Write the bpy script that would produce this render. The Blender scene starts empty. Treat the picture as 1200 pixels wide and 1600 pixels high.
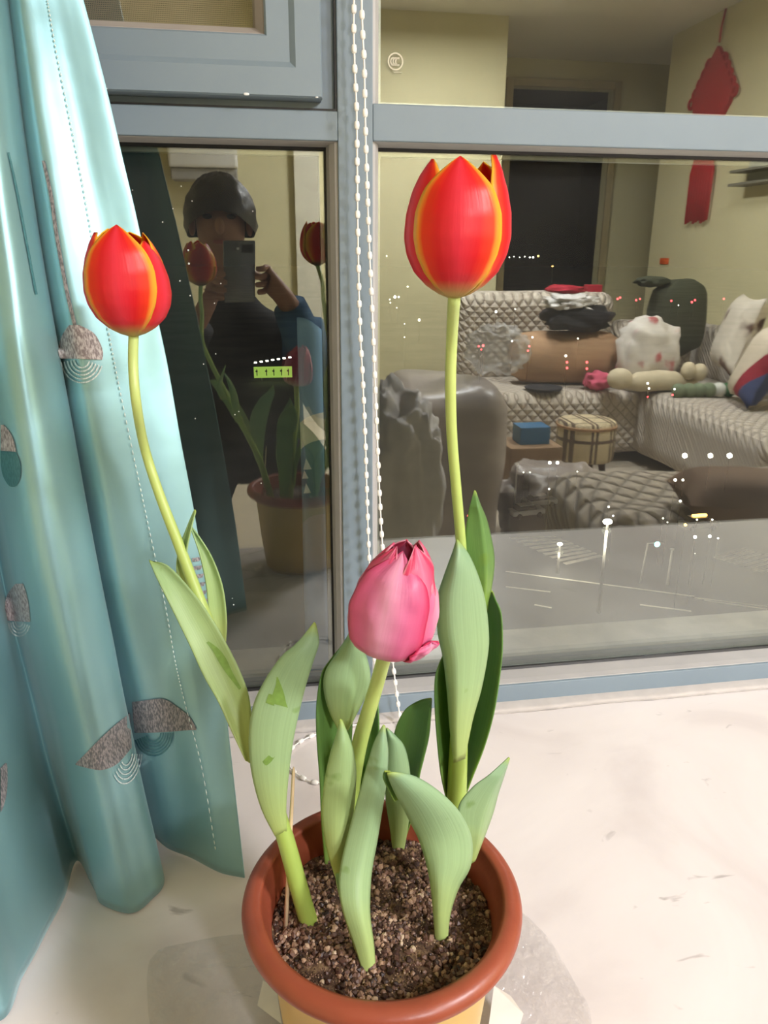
import bpy, bmesh, math, random
from mathutils import Vector, Matrix, noise
from mathutils.bvhtree import BVHTree

random.seed(7)
C = bpy.context.scene.collection
scene = bpy.context.scene
PI = math.pi

# ------------------------------------------------------------------ camera
F = 1200.0                      # focal length in pixels of the 1200x1600 frame
PITCH = math.radians(18.8); YAW = math.radians(9.5); ROLL = math.radians(0.3)
CAM = Vector((0.0, -1.0, 0.64))  # the glass is the plane y = 0, the stone sill is z = 0
FWD = Vector((math.sin(YAW)*math.cos(PITCH), math.cos(YAW)*math.cos(PITCH), -math.sin(PITCH)))
_r = Vector((math.cos(YAW), -math.sin(YAW), 0)); _u = _r.cross(FWD)
RGT = _r*math.cos(ROLL) + _u*math.sin(ROLL); UP = _u*math.cos(ROLL) - _r*math.sin(ROLL)
cd = bpy.data.cameras.new('camera'); cam = bpy.data.objects.new('camera', cd); C.objects.link(cam)
cd.sensor_fit = 'VERTICAL'; cd.sensor_height = 36.0; cd.lens = F/1600*36; cd.clip_start = 0.004; cd.clip_end = 3000
cam.matrix_world = Matrix(((RGT.x, UP.x, -FWD.x, CAM.x), (RGT.y, UP.y, -FWD.y, CAM.y), (RGT.z, UP.z, -FWD.z, CAM.z), (0, 0, 0, 1)))
scene.camera = cam

# ------------------------------------------------------------------ world, light, exposure
FLOOR = -0.55; CEIL = 2.10
w = bpy.data.worlds.new('night_sky'); scene.world = w; w.use_nodes = True
bg = w.node_tree.nodes['Background']; bg.inputs[0].default_value = (0.010, 0.013, 0.022, 1); bg.inputs[1].default_value = 0.012
scene.view_settings.view_transform = 'Standard'; scene.view_settings.look = 'None'
scene.view_settings.gamma = 1.0; scene.view_settings.exposure = 0.12
try: scene.view_settings.use_curve_mapping = False
except Exception: pass
LAMP_POS = Vector((2.0, -2.1, CEIL)); LAMP_POWER = 115.0
BACKFILL_POS = Vector((1.2, -3.6, CEIL)); BACKFILL_POWER = 110.0

# ------------------------------------------------------------------ helpers: geometry from measured directions
def ray(x, y):
    d = FWD*F + RGT*(x-600) - UP*(y-800); return d.normalized()
def atz(x, y, z):
    d = ray(x, y); return CAM + d*((z-CAM.z)/d.z)
def aty(x, y, Y):
    d = ray(x, y); return CAM + d*((Y-CAM.y)/d.y)
def atx(x, y, X):
    d = ray(x, y); return CAM + d*((X-CAM.x)/d.x)
def mir(p): return Vector((p[0], -p[1], p[2]))       # room side of something seen mirrored in the glass
def mz(x, y, z): return mir(atz(x, y, z))
def my(x, y, Y): return mir(aty(x, y, Y))
def mx(x, y, X): return mir(atx(x, y, X))

def cat(P, t):
    """Catmull-Rom through tuples P at t in 0..1"""
    n = len(P)-1; s = min(max(t, 0), 1)*n; i = min(int(s), n-1); f = s-i
    p0 = P[max(i-1, 0)]; p1 = P[i]; p2 = P[i+1]; p3 = P[min(i+2, n)]
    return tuple(0.5*((2*b)+(-a+c)*f+(2*a-5*b+4*c-d)*f*f+(-a+3*b-3*c+d)*f**3) for a, b, c, d in zip(p0, p1, p2, p3))
def lerpt(tab, x):
    if x <= tab[0][0]: return tab[0][1]
    for (a, b), (c, d) in zip(tab, tab[1:]):
        if x <= c: return b+(d-b)*(x-a)/(c-a)
    return tab[-1][1]

# ------------------------------------------------------------------ helpers: objects
def wloc(o):
    v = Vector(o.location)
    while o.parent: o = o.parent; v += Vector(o.location)
    return v
def tag(o, label=None, cat_=None, group=None, kind=None):
    if label: o['label'] = label
    if cat_: o['category'] = cat_
    if group: o['group'] = group
    if kind: o['kind'] = kind
    return o
def empty(name, loc, label=None, cat_=None, group=None, kind=None):
    o = bpy.data.objects.new(name, None); C.objects.link(o); o.location = loc; o.empty_display_size = 0.05
    return tag(o, label, cat_, group, kind)
def obj(name, vf, m, parent=None, smooth=True, uv=None, angle=None):
    """verts in world space -> one mesh object; top-level meshes get their origin at their foot"""
    V, Fc = vf
    V = [Vector(v) for v in V]
    if parent is not None: o0 = wloc(parent)
    else:
        lo = [min(v[k] for v in V) for k in range(3)]; hi = [max(v[k] for v in V) for k in range(3)]
        o0 = Vector(((lo[0]+hi[0])/2, (lo[1]+hi[1])/2, lo[2]))
    me = bpy.data.meshes.new(name); me.from_pydata([v-o0 for v in V], [], Fc); me.update()
    if uv is not None:
        l = me.uv_layers.new(name='UVMap')
        for lp in me.loops: l.data[lp.index].uv = uv[lp.vertex_index]
    if smooth:
        me.polygons.foreach_set('use_smooth', [True]*len(me.polygons))
        if angle: 
            try: me.set_sharp_from_angle(angle=math.radians(angle))
            except Exception: pass
    if m is not None: me.materials.append(m)
    o = bpy.data.objects.new(name, me); C.objects.link(o)
    if parent is not None: o.parent = parent
    else: o.location = o0
    return o
def join(*vfs):
    V = []; Fc = []
    for v, f in vfs:
        b = len(V); V += list(v); Fc += [tuple(i+b for i in q) for q in f]
    return V, Fc
def box(x0, x1, y0, y1, z0, z1, bev=0.0, seg=2):
    bm = bmesh.new(); bmesh.ops.create_cube(bm, size=1)
    for v in bm.verts:
        v.co = Vector(((x0+x1)/2+v.co.x*(x1-x0), (y0+y1)/2+v.co.y*(y1-y0), (z0+z1)/2+v.co.z*(z1-z0)))
    if bev > 0: bmesh.ops.bevel(bm, geom=bm.edges[:], offset=bev, segments=seg, profile=0.5, affect='EDGES')
    bm.verts.index_update()
    r = ([v.co.copy() for v in bm.verts], [tuple(v.index for v in f.verts) for f in bm.faces]); bm.free(); return r
def xform(vf, loc=(0, 0, 0), rot=(0, 0, 0), scale=(1, 1, 1)):
    from mathutils import Euler
    M = Matrix.Translation(Vector(loc)) @ Euler(rot).to_matrix().to_4x4() @ Matrix.Diagonal(Vector((*scale, 1)))
    return [M @ Vector(v) for v in vf[0]], vf[1]
def tube(pts, rad, seg=10, caps=True):
    V = []; Fc = []; n = len(pts); pts = [Vector(p) for p in pts]
    t = (pts[1]-pts[0]).normalized(); a = t.orthogonal().normalized()
    for i, p in enumerate(pts):
        t = (pts[min(i+1, n-1)]-pts[max(i-1, 0)]).normalized()
        a = (a - t*a.dot(t)).normalized(); b = t.cross(a)
        r = rad[i] if hasattr(rad, '__len__') else rad
        for k in range(seg):
            q = 2*PI*k/seg; V.append(p+(a*math.cos(q)+b*math.sin(q))*r)
    for i in range(n-1):
        for k in range(seg):
            k2 = (k+1) % seg; Fc.append((i*seg+k, i*seg+k2, (i+1)*seg+k2, (i+1)*seg+k))
    if caps: Fc.append(tuple(range(seg))[::-1]); Fc.append(tuple((n-1)*seg+k for k in range(seg)))
    return V, Fc
def lathe(prof, c, seg=64, closed=False):
    """prof: list of (r, z); c: centre"""
    V = []; Fc = []; n = len(prof)
    for r, z in prof:
        for k in range(seg):
            q = 2*PI*k/seg; V.append(Vector((c[0]+r*math.cos(q), c[1]+r*math.sin(q), c[2]+z)))
    for i in range(n if closed else n-1):
        j = (i+1) % n
        for k in range(seg):
            k2 = (k+1) % seg; Fc.append((i*seg+k, i*seg+k2, j*seg+k2, j*seg+k))
    if not closed:
        if prof[0][0] > 1e-6: Fc.append(tuple(range(seg))[::-1])
        if prof[-1][0] > 1e-6: Fc.append(tuple((n-1)*seg+k for k in range(seg)))
    return V, Fc
def grid(fn, nu, nv):
    V = [fn(i/(nu-1), j/(nv-1)) for j in range(nv) for i in range(nu)]
    Fc = [(j*nu+i, j*nu+i+1, (j+1)*nu+i+1, (j+1)*nu+i) for j in range(nv-1) for i in range(nu-1)]
    return V, Fc
def blob(c, s, amp=0.1, freq=2.0, seed=0, e=0.75, sub=4, rotz=0.0, flat=None):
    """lumpy superellipsoid, s = half sizes"""
    bm = bmesh.new(); bmesh.ops.create_icosphere(bm, subdivisions=sub, radius=1)
    V = []
    off = Vector((seed*7.3, seed*3.1, seed*1.7))
    for v in bm.verts:
        d = v.co.normalized(); q = Vector([math.copysign(abs(k)**e, k) for k in d])
        n = noise.fractal(d*freq+off, 0.9, 2.0, 4)
        q = q*(1+amp*n); V.append(q)
    Fc = [tuple(v.index for v in f.verts) for f in bm.faces]; bm.free()
    out = []
    for q in V:
        p = Vector((q.x*s[0], q.y*s[1], q.z*s[2]))
        if flat is not None: p.z = max(p.z, flat*s[2])
        p.rotate(Matrix.Rotation(rotz, 3, 'Z')); out.append(Vector(c)+p)
    return out, Fc
def pillow(c, w_, h_, t_, right, up, seed=0, amp=0.006):
    """square cushion: w_ x h_ and thickness t_, lying in the plane right/up"""
    right = Vector(right).normalized(); up = Vector(up); up = (up-right*up.dot(right)).normalized(); nn = right.cross(up)
    V = []; Fc = []; N = 15
    for side in (1, -1):
        b = len(V)
        for j in range(N):
            for i in range(N):
                a = 2*i/(N-1)-1; e = 2*j/(N-1)-1
                sag = 1-0.10*(1-a*a)*abs(e)-0.0; sag2 = 1-0.10*(1-e*e)*abs(a)
                th = t_/2*((1-a**4)*(1-e**4))**0.5
                p = right*(a*w_/2*sag2)+up*(e*h_/2*sag)+nn*side*th
                p += nn*amp*noise.noise(Vector((a*3+seed, e*3, side)))
                V.append(Vector(c)+p)
        for j in range(N-1):
            for i in range(N-1):
                q = (b+j*N+i, b+j*N+i+1, b+(j+1)*N+i+1, b+(j+1)*N+i)
                Fc.append(q if side > 0 else q[::-1])
    bm = bmesh.new(); vs = [bm.verts.new(v) for v in V]
    for f in Fc: bm.faces.new([vs[i] for i in f])
    bmesh.ops.remove_doubles(bm, verts=bm.verts[:], dist=1e-4); bm.verts.index_update()
    r = ([v.co.copy() for v in bm.verts], [tuple(v.index for v in f.verts) for f in bm.faces]); bm.free(); return r

# ------------------------------------------------------------------ helpers: materials
def newmat(name):
    m = bpy.data.materials.new(name); m.use_nodes = True; return m
def P(m): return m.node_tree.nodes['Principled BSDF']
def N(m, t, **k):
    n = m.node_tree.nodes.new(t)
    for a, b in k.items(): setattr(n, a, b)
    return n
def L(m, a, b): m.node_tree.links.new(a, b)
def srgb(r, g, b):
    f = lambda c: (c/255/12.92) if c/255 <= 0.04045 else ((c/255+0.055)/1.055)**2.4
    return (f(r), f(g), f(b), 1)
def plain(name, col, rough=0.6, metal=0.0, spec=0.5, var=0.08, scale=20, bump=0.0, bscale=80, coords='Object', **kw):
    """principled colour with a soft procedural variation and optional fine relief"""
    m = newmat(name); p = P(m); p.inputs['Roughness'].default_value = rough; p.inputs['Metallic'].default_value = metal
    p.inputs['Specular IOR Level'].default_value = spec
    tc = N(m, 'ShaderNodeTexCoord'); nz = N(m, 'ShaderNodeTexNoise'); nz.inputs['Scale'].default_value = scale; nz.inputs['Detail'].default_value = 5
    L(m, tc.outputs[coords], nz.inputs['Vector'])
    mp = N(m, 'ShaderNodeMapRange'); mp.inputs['From Min'].default_value = 0.3; mp.inputs['From Max'].default_value = 0.7
    mp.inputs['To Min'].default_value = 1-var; mp.inputs['To Max'].default_value = 1+var; L(m, nz.outputs['Fac'], mp.inputs['Value'])
    mx_ = N(m, 'ShaderNodeMix', data_type='RGBA', blend_type='MULTIPLY'); mx_.inputs['Factor'].default_value = 1
    mx_.inputs['A'].default_value = col
    L(m, mp.outputs['Result'], mx_.inputs['B']); L(m, mx_.outputs['Result'], p.inputs['Base Color'])
    if bump:
        nb = N(m, 'ShaderNodeTexNoise'); nb.inputs['Scale'].default_value = bscale; nb.inputs['Detail'].default_value = 4
        L(m, tc.outputs[coords], nb.inputs['Vector'])
        b = N(m, 'ShaderNodeBump'); b.inputs['Strength'].default_value = bump; b.inputs['Distance'].default_value = 0.005
        L(m, nb.outputs['Fac'], b.inputs['Height']); L(m, b.outputs['Normal'], p.inputs['Normal'])
    for k, v in kw.items(): p.inputs[k].default_value = v
    return m
def emis(name, col, strength):
    m = newmat(name); p = P(m); p.inputs['Base Color'].default_value = (col[0], col[1], col[2], 1)
    p.inputs['Emission Color'].default_value = (col[0], col[1], col[2], 1); p.inputs['Emission Strength'].default_value = strength; return m
def ramp(m, fac, stops):
    r = N(m, 'ShaderNodeValToRGB'); e = r.color_ramp.elements
    while len(e) < len(stops): e.new(0.5)
    for q, (pos, c) in zip(e, stops): q.position = pos; q.color = c
    L(m, fac, r.inputs['Fac']); return r

# ================================================================== materials of the place
M_frame = plain('window_frame_paint', srgb(126, 142, 154), 0.42, var=0.03, scale=9, bump=0.03, bscale=900)
M_bead = plain('glazing_bead_lit_grey', srgb(178, 176, 176), 0.45, var=0.05)  # lighter than the frame paint: light from above is put into the grey
M_sashbead = plain('sash_bead_warm_grey', srgb(168, 160, 155), 0.5, var=0.05)
M_gasket = plain('black_rubber_gasket', (0.008, 0.008, 0.008, 1), 0.5)
M_caulk = plain('sealant_grey', srgb(196, 190, 186), 0.75, var=0.06, scale=40, bump=0.3, bscale=60)
M_spacer = plain('aluminium_spacer', srgb(150, 150, 148), 0.35, 0.8)
M_wall = plain('yellow_green_wall_paint', srgb(214, 205, 164), 0.85, var=0.03, scale=3, bump=0.05, bscale=200)
M_ceil = plain('ceiling_white_paint', srgb(225, 220, 205), 0.9, var=0.02)
M_white = plain('white_gloss_paint', srgb(225, 222, 214), 0.4, var=0.03)
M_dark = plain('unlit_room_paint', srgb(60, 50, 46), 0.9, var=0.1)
M_floor = plain('floor_tile_cream', srgb(186, 174, 156), 0.25, var=0.06, scale=4)
M_ledge = plain('outer_ledge_concrete', srgb(176, 168, 156), 0.85, var=0.18, scale=14, bump=0.4, bscale=60)

def make_marble():
    m = newmat('white_marble'); p = P(m); p.inputs['Roughness'].default_value = 0.32
    tc = N(m, 'ShaderNodeTexCoord')
    n1 = N(m, 'ShaderNodeTexNoise'); n1.inputs['Scale'].default_value = 3.2; n1.inputs['Detail'].default_value = 7; n1.inputs['Distortion'].default_value = 1.2
    L(m, tc.outputs['Object'], n1.inputs['Vector'])
    r1 = ramp(m, n1.outputs['Fac'], [(0.30, srgb(212, 202, 200)), (0.48, srgb(230, 222, 220)), (0.7, srgb(238, 231, 229))])
    n2 = N(m, 'ShaderNodeTexNoise'); n2.inputs['Scale'].default_value = 17; n2.inputs['Detail'].default_value = 3; n2.inputs['Distortion'].default_value = 0.8
    mpg = N(m, 'ShaderNodeMapping'); mpg.inputs['Scale'].default_value = (1, 1.7, 1); mpg.inputs['Rotation'].default_value = (0, 0, 0.5)
    L(m, tc.outputs['Object'], mpg.inputs['Vector']); L(m, mpg.outputs['Vector'], n2.inputs['Vector'])
    r2 = ramp(m, n2.outputs['Fac'], [(0.0, (1, 1, 1, 1)), (0.69, (1, 1, 1, 1)), (0.76, (0.52, 0.5, 0.49, 1))])
    mm = N(m, 'ShaderNodeMix', data_type='RGBA', blend_type='MULTIPLY'); mm.inputs['Factor'].default_value = 0.8
    L(m, r1.outputs['Color'], mm.inputs['A']); L(m, r2.outputs['Color'], mm.inputs['B']); L(m, mm.outputs['Result'], p.inputs['Base Color'])
    return m
M_marble = make_marble()

def make_glass(name, r, dust=0.012):
    m = newmat(name); nt = m.node_tree; nt.nodes.remove(P(m)); out = nt.nodes['Material Output']
    tr = N(m, 'ShaderNodeBsdfTransparent'); tr.inputs['Color'].default_value = (0.93, 0.96, 0.94, 1)
    gl = N(m, 'ShaderNodeBsdfGlossy'); gl.inputs['Roughness'].default_value = 0.0; gl.inputs['Color'].default_value = (0.97, 1.0, 0.95, 1)
    df = N(m, 'ShaderNodeBsdfDiffuse'); df.inputs['Color'].default_value = (0.8, 0.8, 0.78, 1)
    lw0 = N(m, 'ShaderNodeLayerWeight'); lw0.inputs['Blend'].default_value = 0.5; lw = N(m, 'ShaderNodeMath', operation='POWER'); lw.inputs[1].default_value = 4.0; L(m, lw0.outputs['Facing'], lw.inputs[0])
    ad = N(m, 'ShaderNodeMath', operation='MULTIPLY_ADD'); ad.inputs[1].default_value = 0.7; ad.inputs[2].default_value = r
    L(m, lw.outputs[0], ad.inputs[0])
    a = N(m, 'ShaderNodeMixShader'); L(m, ad.outputs[0], a.inputs[0]); L(m, tr.outputs[0], a.inputs[1]); L(m, gl.outputs[0], a.inputs[2])
    # thin, patchy dust film
    tc = N(m, 'ShaderNodeTexCoord'); nz = N(m, 'ShaderNodeTexNoise'); nz.inputs['Scale'].default_value = 2.6; nz.inputs['Detail'].default_value = 5
    L(m, tc.outputs['Object'], nz.inputs['Vector'])
    mp = N(m, 'ShaderNodeMapRange'); mp.inputs['From Min'].default_value = 0.35; mp.inputs['From Max'].default_value = 0.7
    mp.inputs['To Min'].default_value = dust*0.4; mp.inputs['To Max'].default_value = dust*1.8; L(m, nz.outputs['Fac'], mp.inputs['Value'])
    b = N(m, 'ShaderNodeMixShader'); L(m, mp.outputs[0], b.inputs[0]); L(m, a.outputs[0], b.inputs[1]); L(m, df.outputs[0], b.inputs[2])
    L(m, b.outputs[0], out.inputs['Surface']); return m
M_glass = make_glass('window_glass', 0.125)

# ================================================================== the room shell
def struct(name, vf, m, parent=None, smooth=False):
    o = obj(name, vf, m, parent, smooth)
    if parent is None: o['kind'] = 'structure'
    return o
XL, XR = -1.7, 3.05            # side walls
YB = -4.6                      # back wall
RX0, RX1, RY = 1.75, 4.2, -5.7  # recess (passage) beyond the sofa
SD = -0.66                     # front edge of the stone sill
BX0, BX1, BZ = -0.95, 1.95, 1.78  # window bay
struct('floor', box(XL-0.1, RX1+0.1, RY-0.1, SD+0.03, FLOOR-0.1, FLOOR), M_floor)
struct('ceiling', box(XL-0.1, RX1+0.1, RY-0.1, SD, CEIL, CEIL+0.1), M_ceil)
struct('wall_left', box(XL-0.1, XL, RY-0.1, SD, FLOOR, CEIL), M_wall)
struct('wall_right', box(XR, XR+0.12, -4.85, SD, FLOOR, CEIL), M_wall)
# back wall: yellow face left of the passage, passage end wall with a dark doorway
struct('wall_back', box(XL, RX0, YB-0.1, YB, FLOOR, CEIL), M_wall)
struct('wall_passage_left', box(RX0-0.1, RX0, RY, YB-0.1, FLOOR, CEIL), M_wall)
struct('wall_passage_right', box(RX1, RX1+0.1, RY, -4.85, FLOOR, CEIL), M_wall)
struct('wall_passage_front', box(XR+0.12, RX1, -4.97, -4.85, FLOOR, CEIL), M_wall)
def mirx(px, Y): return aty(px, 350, Y).x
dx0, dx1 = mirx(790, -RY), mirx(940, -RY); dz1 = aty(860, 137, -RY).z
struct('wall_passage_back', join(box(RX0, dx0, RY-0.1, RY, FLOOR, CEIL), box(dx1, RX1, RY-0.1, RY, FLOOR, CEIL), box(dx0, dx1, RY-0.1, RY, dz1, CEIL)), M_wall)
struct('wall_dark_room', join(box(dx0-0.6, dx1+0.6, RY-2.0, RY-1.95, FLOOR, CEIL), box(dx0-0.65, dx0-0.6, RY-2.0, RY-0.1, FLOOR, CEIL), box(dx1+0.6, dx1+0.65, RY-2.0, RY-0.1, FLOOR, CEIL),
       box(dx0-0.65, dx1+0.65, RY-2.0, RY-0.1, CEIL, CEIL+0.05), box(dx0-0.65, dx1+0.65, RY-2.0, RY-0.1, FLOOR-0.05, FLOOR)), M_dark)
t = empty('trim_1', ((dx0+dx1)/2, RY, FLOOR), kind='structure')
M_casing = plain('door_casing_beige', srgb(176, 160, 120), 0.5)
obj('casing', box(dx0-0.06, dx0, RY, RY+0.03, FLOOR, dz1+0.06, 0.004), M_casing, t, False)
obj('casing', box(dx1, dx1+0.06, RY, RY+0.03, FLOOR, dz1+0.06, 0.004), M_casing, t, False)
obj('casing', box(dx0, dx1, RY, RY+0.03, dz1, dz1+0.06, 0.004), M_casing, t, False)
# wall under and around the window bay
struct('wall_window', join(box(BX0-0.9, BX1+1.2, SD, SD+0.12, FLOOR, -0.04), box(XL, BX0, SD, SD+0.12, -0.04, CEIL), box(BX1, XR, SD, SD+0.12, -0.04, CEIL),
       box(BX0, BX1, SD, SD+0.12, BZ, CEIL)), M_wall)
struct('wall_bay_left', box(BX0-0.1, BX0, SD+0.12, 0.05, -0.04, BZ), M_wall)
struct('wall_bay_right', box(BX1, BX1+0.1, SD+0.12, 0.05, -0.04, BZ), M_wall)
struct('ceiling_bay', box(BX0, BX1, SD+0.12, 0.05, BZ, BZ+0.1), M_ceil)
sill = struct('floor_window_sill', box(BX0, BX1, SD, 0.03, -0.04, 0.0, 0.004), M_marble)
struct('floor_outer_ledge', box(BX0, BX1, 0.035, 0.205, -0.09, -0.012, 0.006), M_ledge)
# sealant bead where the frame meets the stone
ck = []
NS = 160
V = []; Fc = []
for i in range(NS+1):
    x = -0.7 + 2.6*i/NS
    wv = 0.020+0.004*noise.noise(Vector((x*9, 0, 0)))+0.0025*noise.noise(Vector((x*40, 3, 0)))
    for (yy, zz) in ((-0.046, 0.0045), (-0.051, 0.0038), (-0.052-wv*0.6, 0.0028), (-0.055-wv, 0.0004), (-0.046, 0.0002)): V.append(Vector((x, yy, zz)))
for i in range(NS):
    for k in range(4): Fc.append((i*5+k, i*5+k+1, i*5+5+k+1, i*5+5+k))
struct('trim_2', (V, Fc), M_caulk, None, True)

# ================================================================== the window
def loop(prof, x0, x1, z0, z1, kx=1.0, kz=1.0):
    """four mitred bars, prof = [(inset, y)...] closed section; returns [bottom, top, left, right]"""
    out = []
    n = len(prof)
    def bar(pa, pb):
        V = [pa(d, y) for d, y in prof]+[pb(d, y) for d, y in prof]
        Fc = [(k, (k+1) % n, n+(k+1) % n, n+k) for k in range(n)]+[tuple(range(n))[::-1], tuple(range(n, 2*n))]
        bm = bmesh.new(); vs = [bm.verts.new(v) for v in V]
        for f in Fc: bm.faces.new([vs[i] for i in f])
        bmesh.ops.recalc_face_normals(bm, faces=bm.faces[:]); bm.verts.index_update()
        r = ([v.co.copy() for v in bm.verts], [tuple(v.index for v in f.verts) for f in bm.faces]); bm.free(); return r
    out.append(bar(lambda d, y: Vector((x0+d*kx, y, z0+d*kz)), lambda d, y: Vector((x1-d*kx, y, z0+d*kz))))
    out.append(bar(lambda d, y: Vector((x0+d*kx, y, z1-d*kz)), lambda d, y: Vector((x1-d*kx, y, z1-d*kz))))
    out.append(bar(lambda d, y: Vector((x0+d*kx, y, z0+d*kz)), lambda d, y: Vector((x0+d*kx, y, z1-d*kz))))
    out.append(bar(lambda d, y: Vector((x1-d*kx, y, z0+d*kz)), lambda d, y: Vector((x1-d*kx, y, z1-d*kz))))
    return out
WX0, WX1, WZ1 = -0.70, 1.90, 1.76
MX0, MX1 = 0.1040, 0.1440      # mullion
TL0, TL1 = 0.7566, 0.7868      # transom, left half
TR0, TR1 = 0.7577, 0.7960      # transom, right half
RZ = 0.0305                    # bottom rail
FY = -0.050                    # front of the frame
win = empty('window_1', (0.12, 0, 0), kind='structure')
def wpart(name, vf, m=None, parent=None, smooth=False): return obj(name, vf, m or M_frame, parent or win, smooth)
wpart('mullion', box(MX0, MX1, FY, 0.03, 0.0, WZ1, 0.0012))
wpart('jamb', box(WX0, WX0+0.04, FY, 0.03, 0.0, WZ1, 0.0012))
wpart('jamb', box(WX1-0.04, WX1, FY, 0.03, 0.0, WZ1, 0.0012))
wpart('transom', box(WX0+0.04, MX0, FY, 0.03, TL0, TL1, 0.0012))
wpart('transom', box(MX1, WX1-0.04, FY, 0.03, TR0, TR1, 0.0012))
wpart('bottom_rail', box(WX0+0.04, MX0, FY, 0.03, 0.0, RZ, 0.0012))
wpart('bottom_rail', box(MX1, WX1-0.04, FY, 0.03, 0.0, RZ, 0.0012))
wpart('head_rail', box(WX0+0.04, MX0, FY, 0.03, WZ1-0.04, WZ1, 0.0012))
wpart('head_rail', box(MX1, WX1-0.04, FY, 0.03, WZ1-0.04, WZ1, 0.0012))
bead_prof = [(-0.002, -0.046), (0.003, -0.044), (0.0075, -0.034), (0.0085, -0.012), (0.0085, -0.006), (-0.002, -0.006)]
gask_prof = [(-0.001, -0.0105), (0.0125, -0.0075), (0.0135, -0.0035), (-0.001, -0.0035)]
spac_prof = [(0.0, 0.0035), (0.013, 0.0035), (0.013, 0.016), (0.0, 0.016)]
def glazed(x0, x1, z0, z1, bm_):
    for v in loop(bead_prof, x0, x1, z0, z1, 1.15, 0.25): wpart('glazing_bead', v, bm_)
    for v in loop(gask_prof, x0, x1, z0, z1, 0.9, 0.42): wpart('gasket', v, M_gasket)
    for v in loop(spac_prof, x0+0.004, x1-0.004, z0-0.003, z1+0.003): wpart('spacer_bar', v, M_spacer)
    return wpart('glass_pane', box(x0+0.003, x1-0.003, -0.003, 0.003, z0+0.003, z1-0.003), M_glass)
pane_ll = glazed(WX0+0.04, MX0, RZ, TL0, M_bead)
pane_lr = glazed(MX1, WX1-0.04, RZ, TR0, M_bead)
pane_ur = glazed(MX1, WX1-0.04, TR1, WZ1-0.04, M_bead)
# opening sash, upper left, standing proud of the frame
SX0, SX1, SZ0, SZ1 = WX0+0.058, 0.0860, 0.7960, WZ1-0.058
sash = wpart('sash', loop([(0.0, -0.02), (0.0, -0.0665), (0.0015, -0.069), (0.028, -0.069), (0.034, -0.0645), (0.0575, -0.0645), (0.0595, -0.062), (0.0595, -0.02)], SX0, SX1, SZ0, SZ1)[0])
for v in loop([(0.0, -0.02), (0.0, -0.0665), (0.0015, -0.069), (0.028, -0.069), (0.034, -0.0645), (0.0575, -0.0645), (0.0595, -0.062), (0.0595, -0.02)], SX0, SX1, SZ0, SZ1)[1:]:
    wpart('sash_bar', v, M_frame, sash)
for v in loop([(0.0585, -0.058), (0.061, -0.058), (0.0685, -0.046), (0.0705, -0.012), (0.0585, -0.012)], SX0, SX1, SZ0, SZ1): wpart('glazing_bead', v, M_sashbead, sash)
# rebate of the fixed frame behind the sash
for v in loop([(0.0012, -0.040), (0.020, -0.040), (0.020, 0.0), (0.0012, 0.0)], WX0+0.041, MX0-0.0008, TL1+0.0012, WZ1-0.041): wpart('rebate_strip', v, M_frame)
for v in loop([(-0.0015, -0.0475), (0.0024, -0.0475), (0.0024, -0.02), (-0.0015, -0.02)], WX0+0.04, MX0, TL1, WZ1-0.04): wpart('gasket', v, M_gasket)
M_whitedot = plain('white_dot_paint', srgb(245, 245, 245), 0.4)  # small raised white dots along the lower sash edge
for px, py in ((385, 147), (165, 138.5), (495, 152)):
    q = aty(px, py, -0.070); r_ = 0.0026 if px == 385 else 0.0014
    wpart('white_dot', blob(q, (r_*1.2, 0.0012, r_*0.55), 0, e=0.7, sub=2), M_whitedot, sash, True)
wpart('glass_pane', box(SX0+0.06, SX1-0.06, -0.018, -0.012, SZ0+0.06, SZ1-0.06), M_glass, sash)
# fly screen outside the sash
def make_screen():
    m = newmat('fly_screen_mesh'); nt = m.node_tree; p = P(m); p.inputs['Base Color'].default_value = srgb(158, 138, 118); p.inputs['Roughness'].default_value = 0.7
    tc = N(m, 'ShaderNodeTexCoord'); sp = N(m, 'ShaderNodeSeparateXYZ'); L(m, tc.outputs['Object'], sp.inputs[0])
    fs = []
    for ax in ('X', 'Z'):
        a = N(m, 'ShaderNodeMath', operation='MULTIPLY'); a.inputs[1].default_value = 520; L(m, sp.outputs[ax], a.inputs[0])
        b = N(m, 'ShaderNodeMath', operation='FRACT'); L(m, a.outputs[0], b.inputs[0])
        c = N(m, 'ShaderNodeMath', operation='LESS_THAN'); c.inputs[1].default_value = 0.4; L(m, b.outputs[0], c.inputs[0]); fs.append(c)
    mx_ = N(m, 'ShaderNodeMath', operation='MAXIMUM'); L(m, fs[0].outputs[0], mx_.inputs[0]); L(m, fs[1].outputs[0], mx_.inputs[1])
    L(m, mx_.outputs[0], p.inputs['Alpha']); return m
wpart('fly_screen', box(SX0+0.05, SX1-0.05, 0.004, 0.006, SZ0+0.05, SZ1-0.05), make_screen(), sash)
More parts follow.
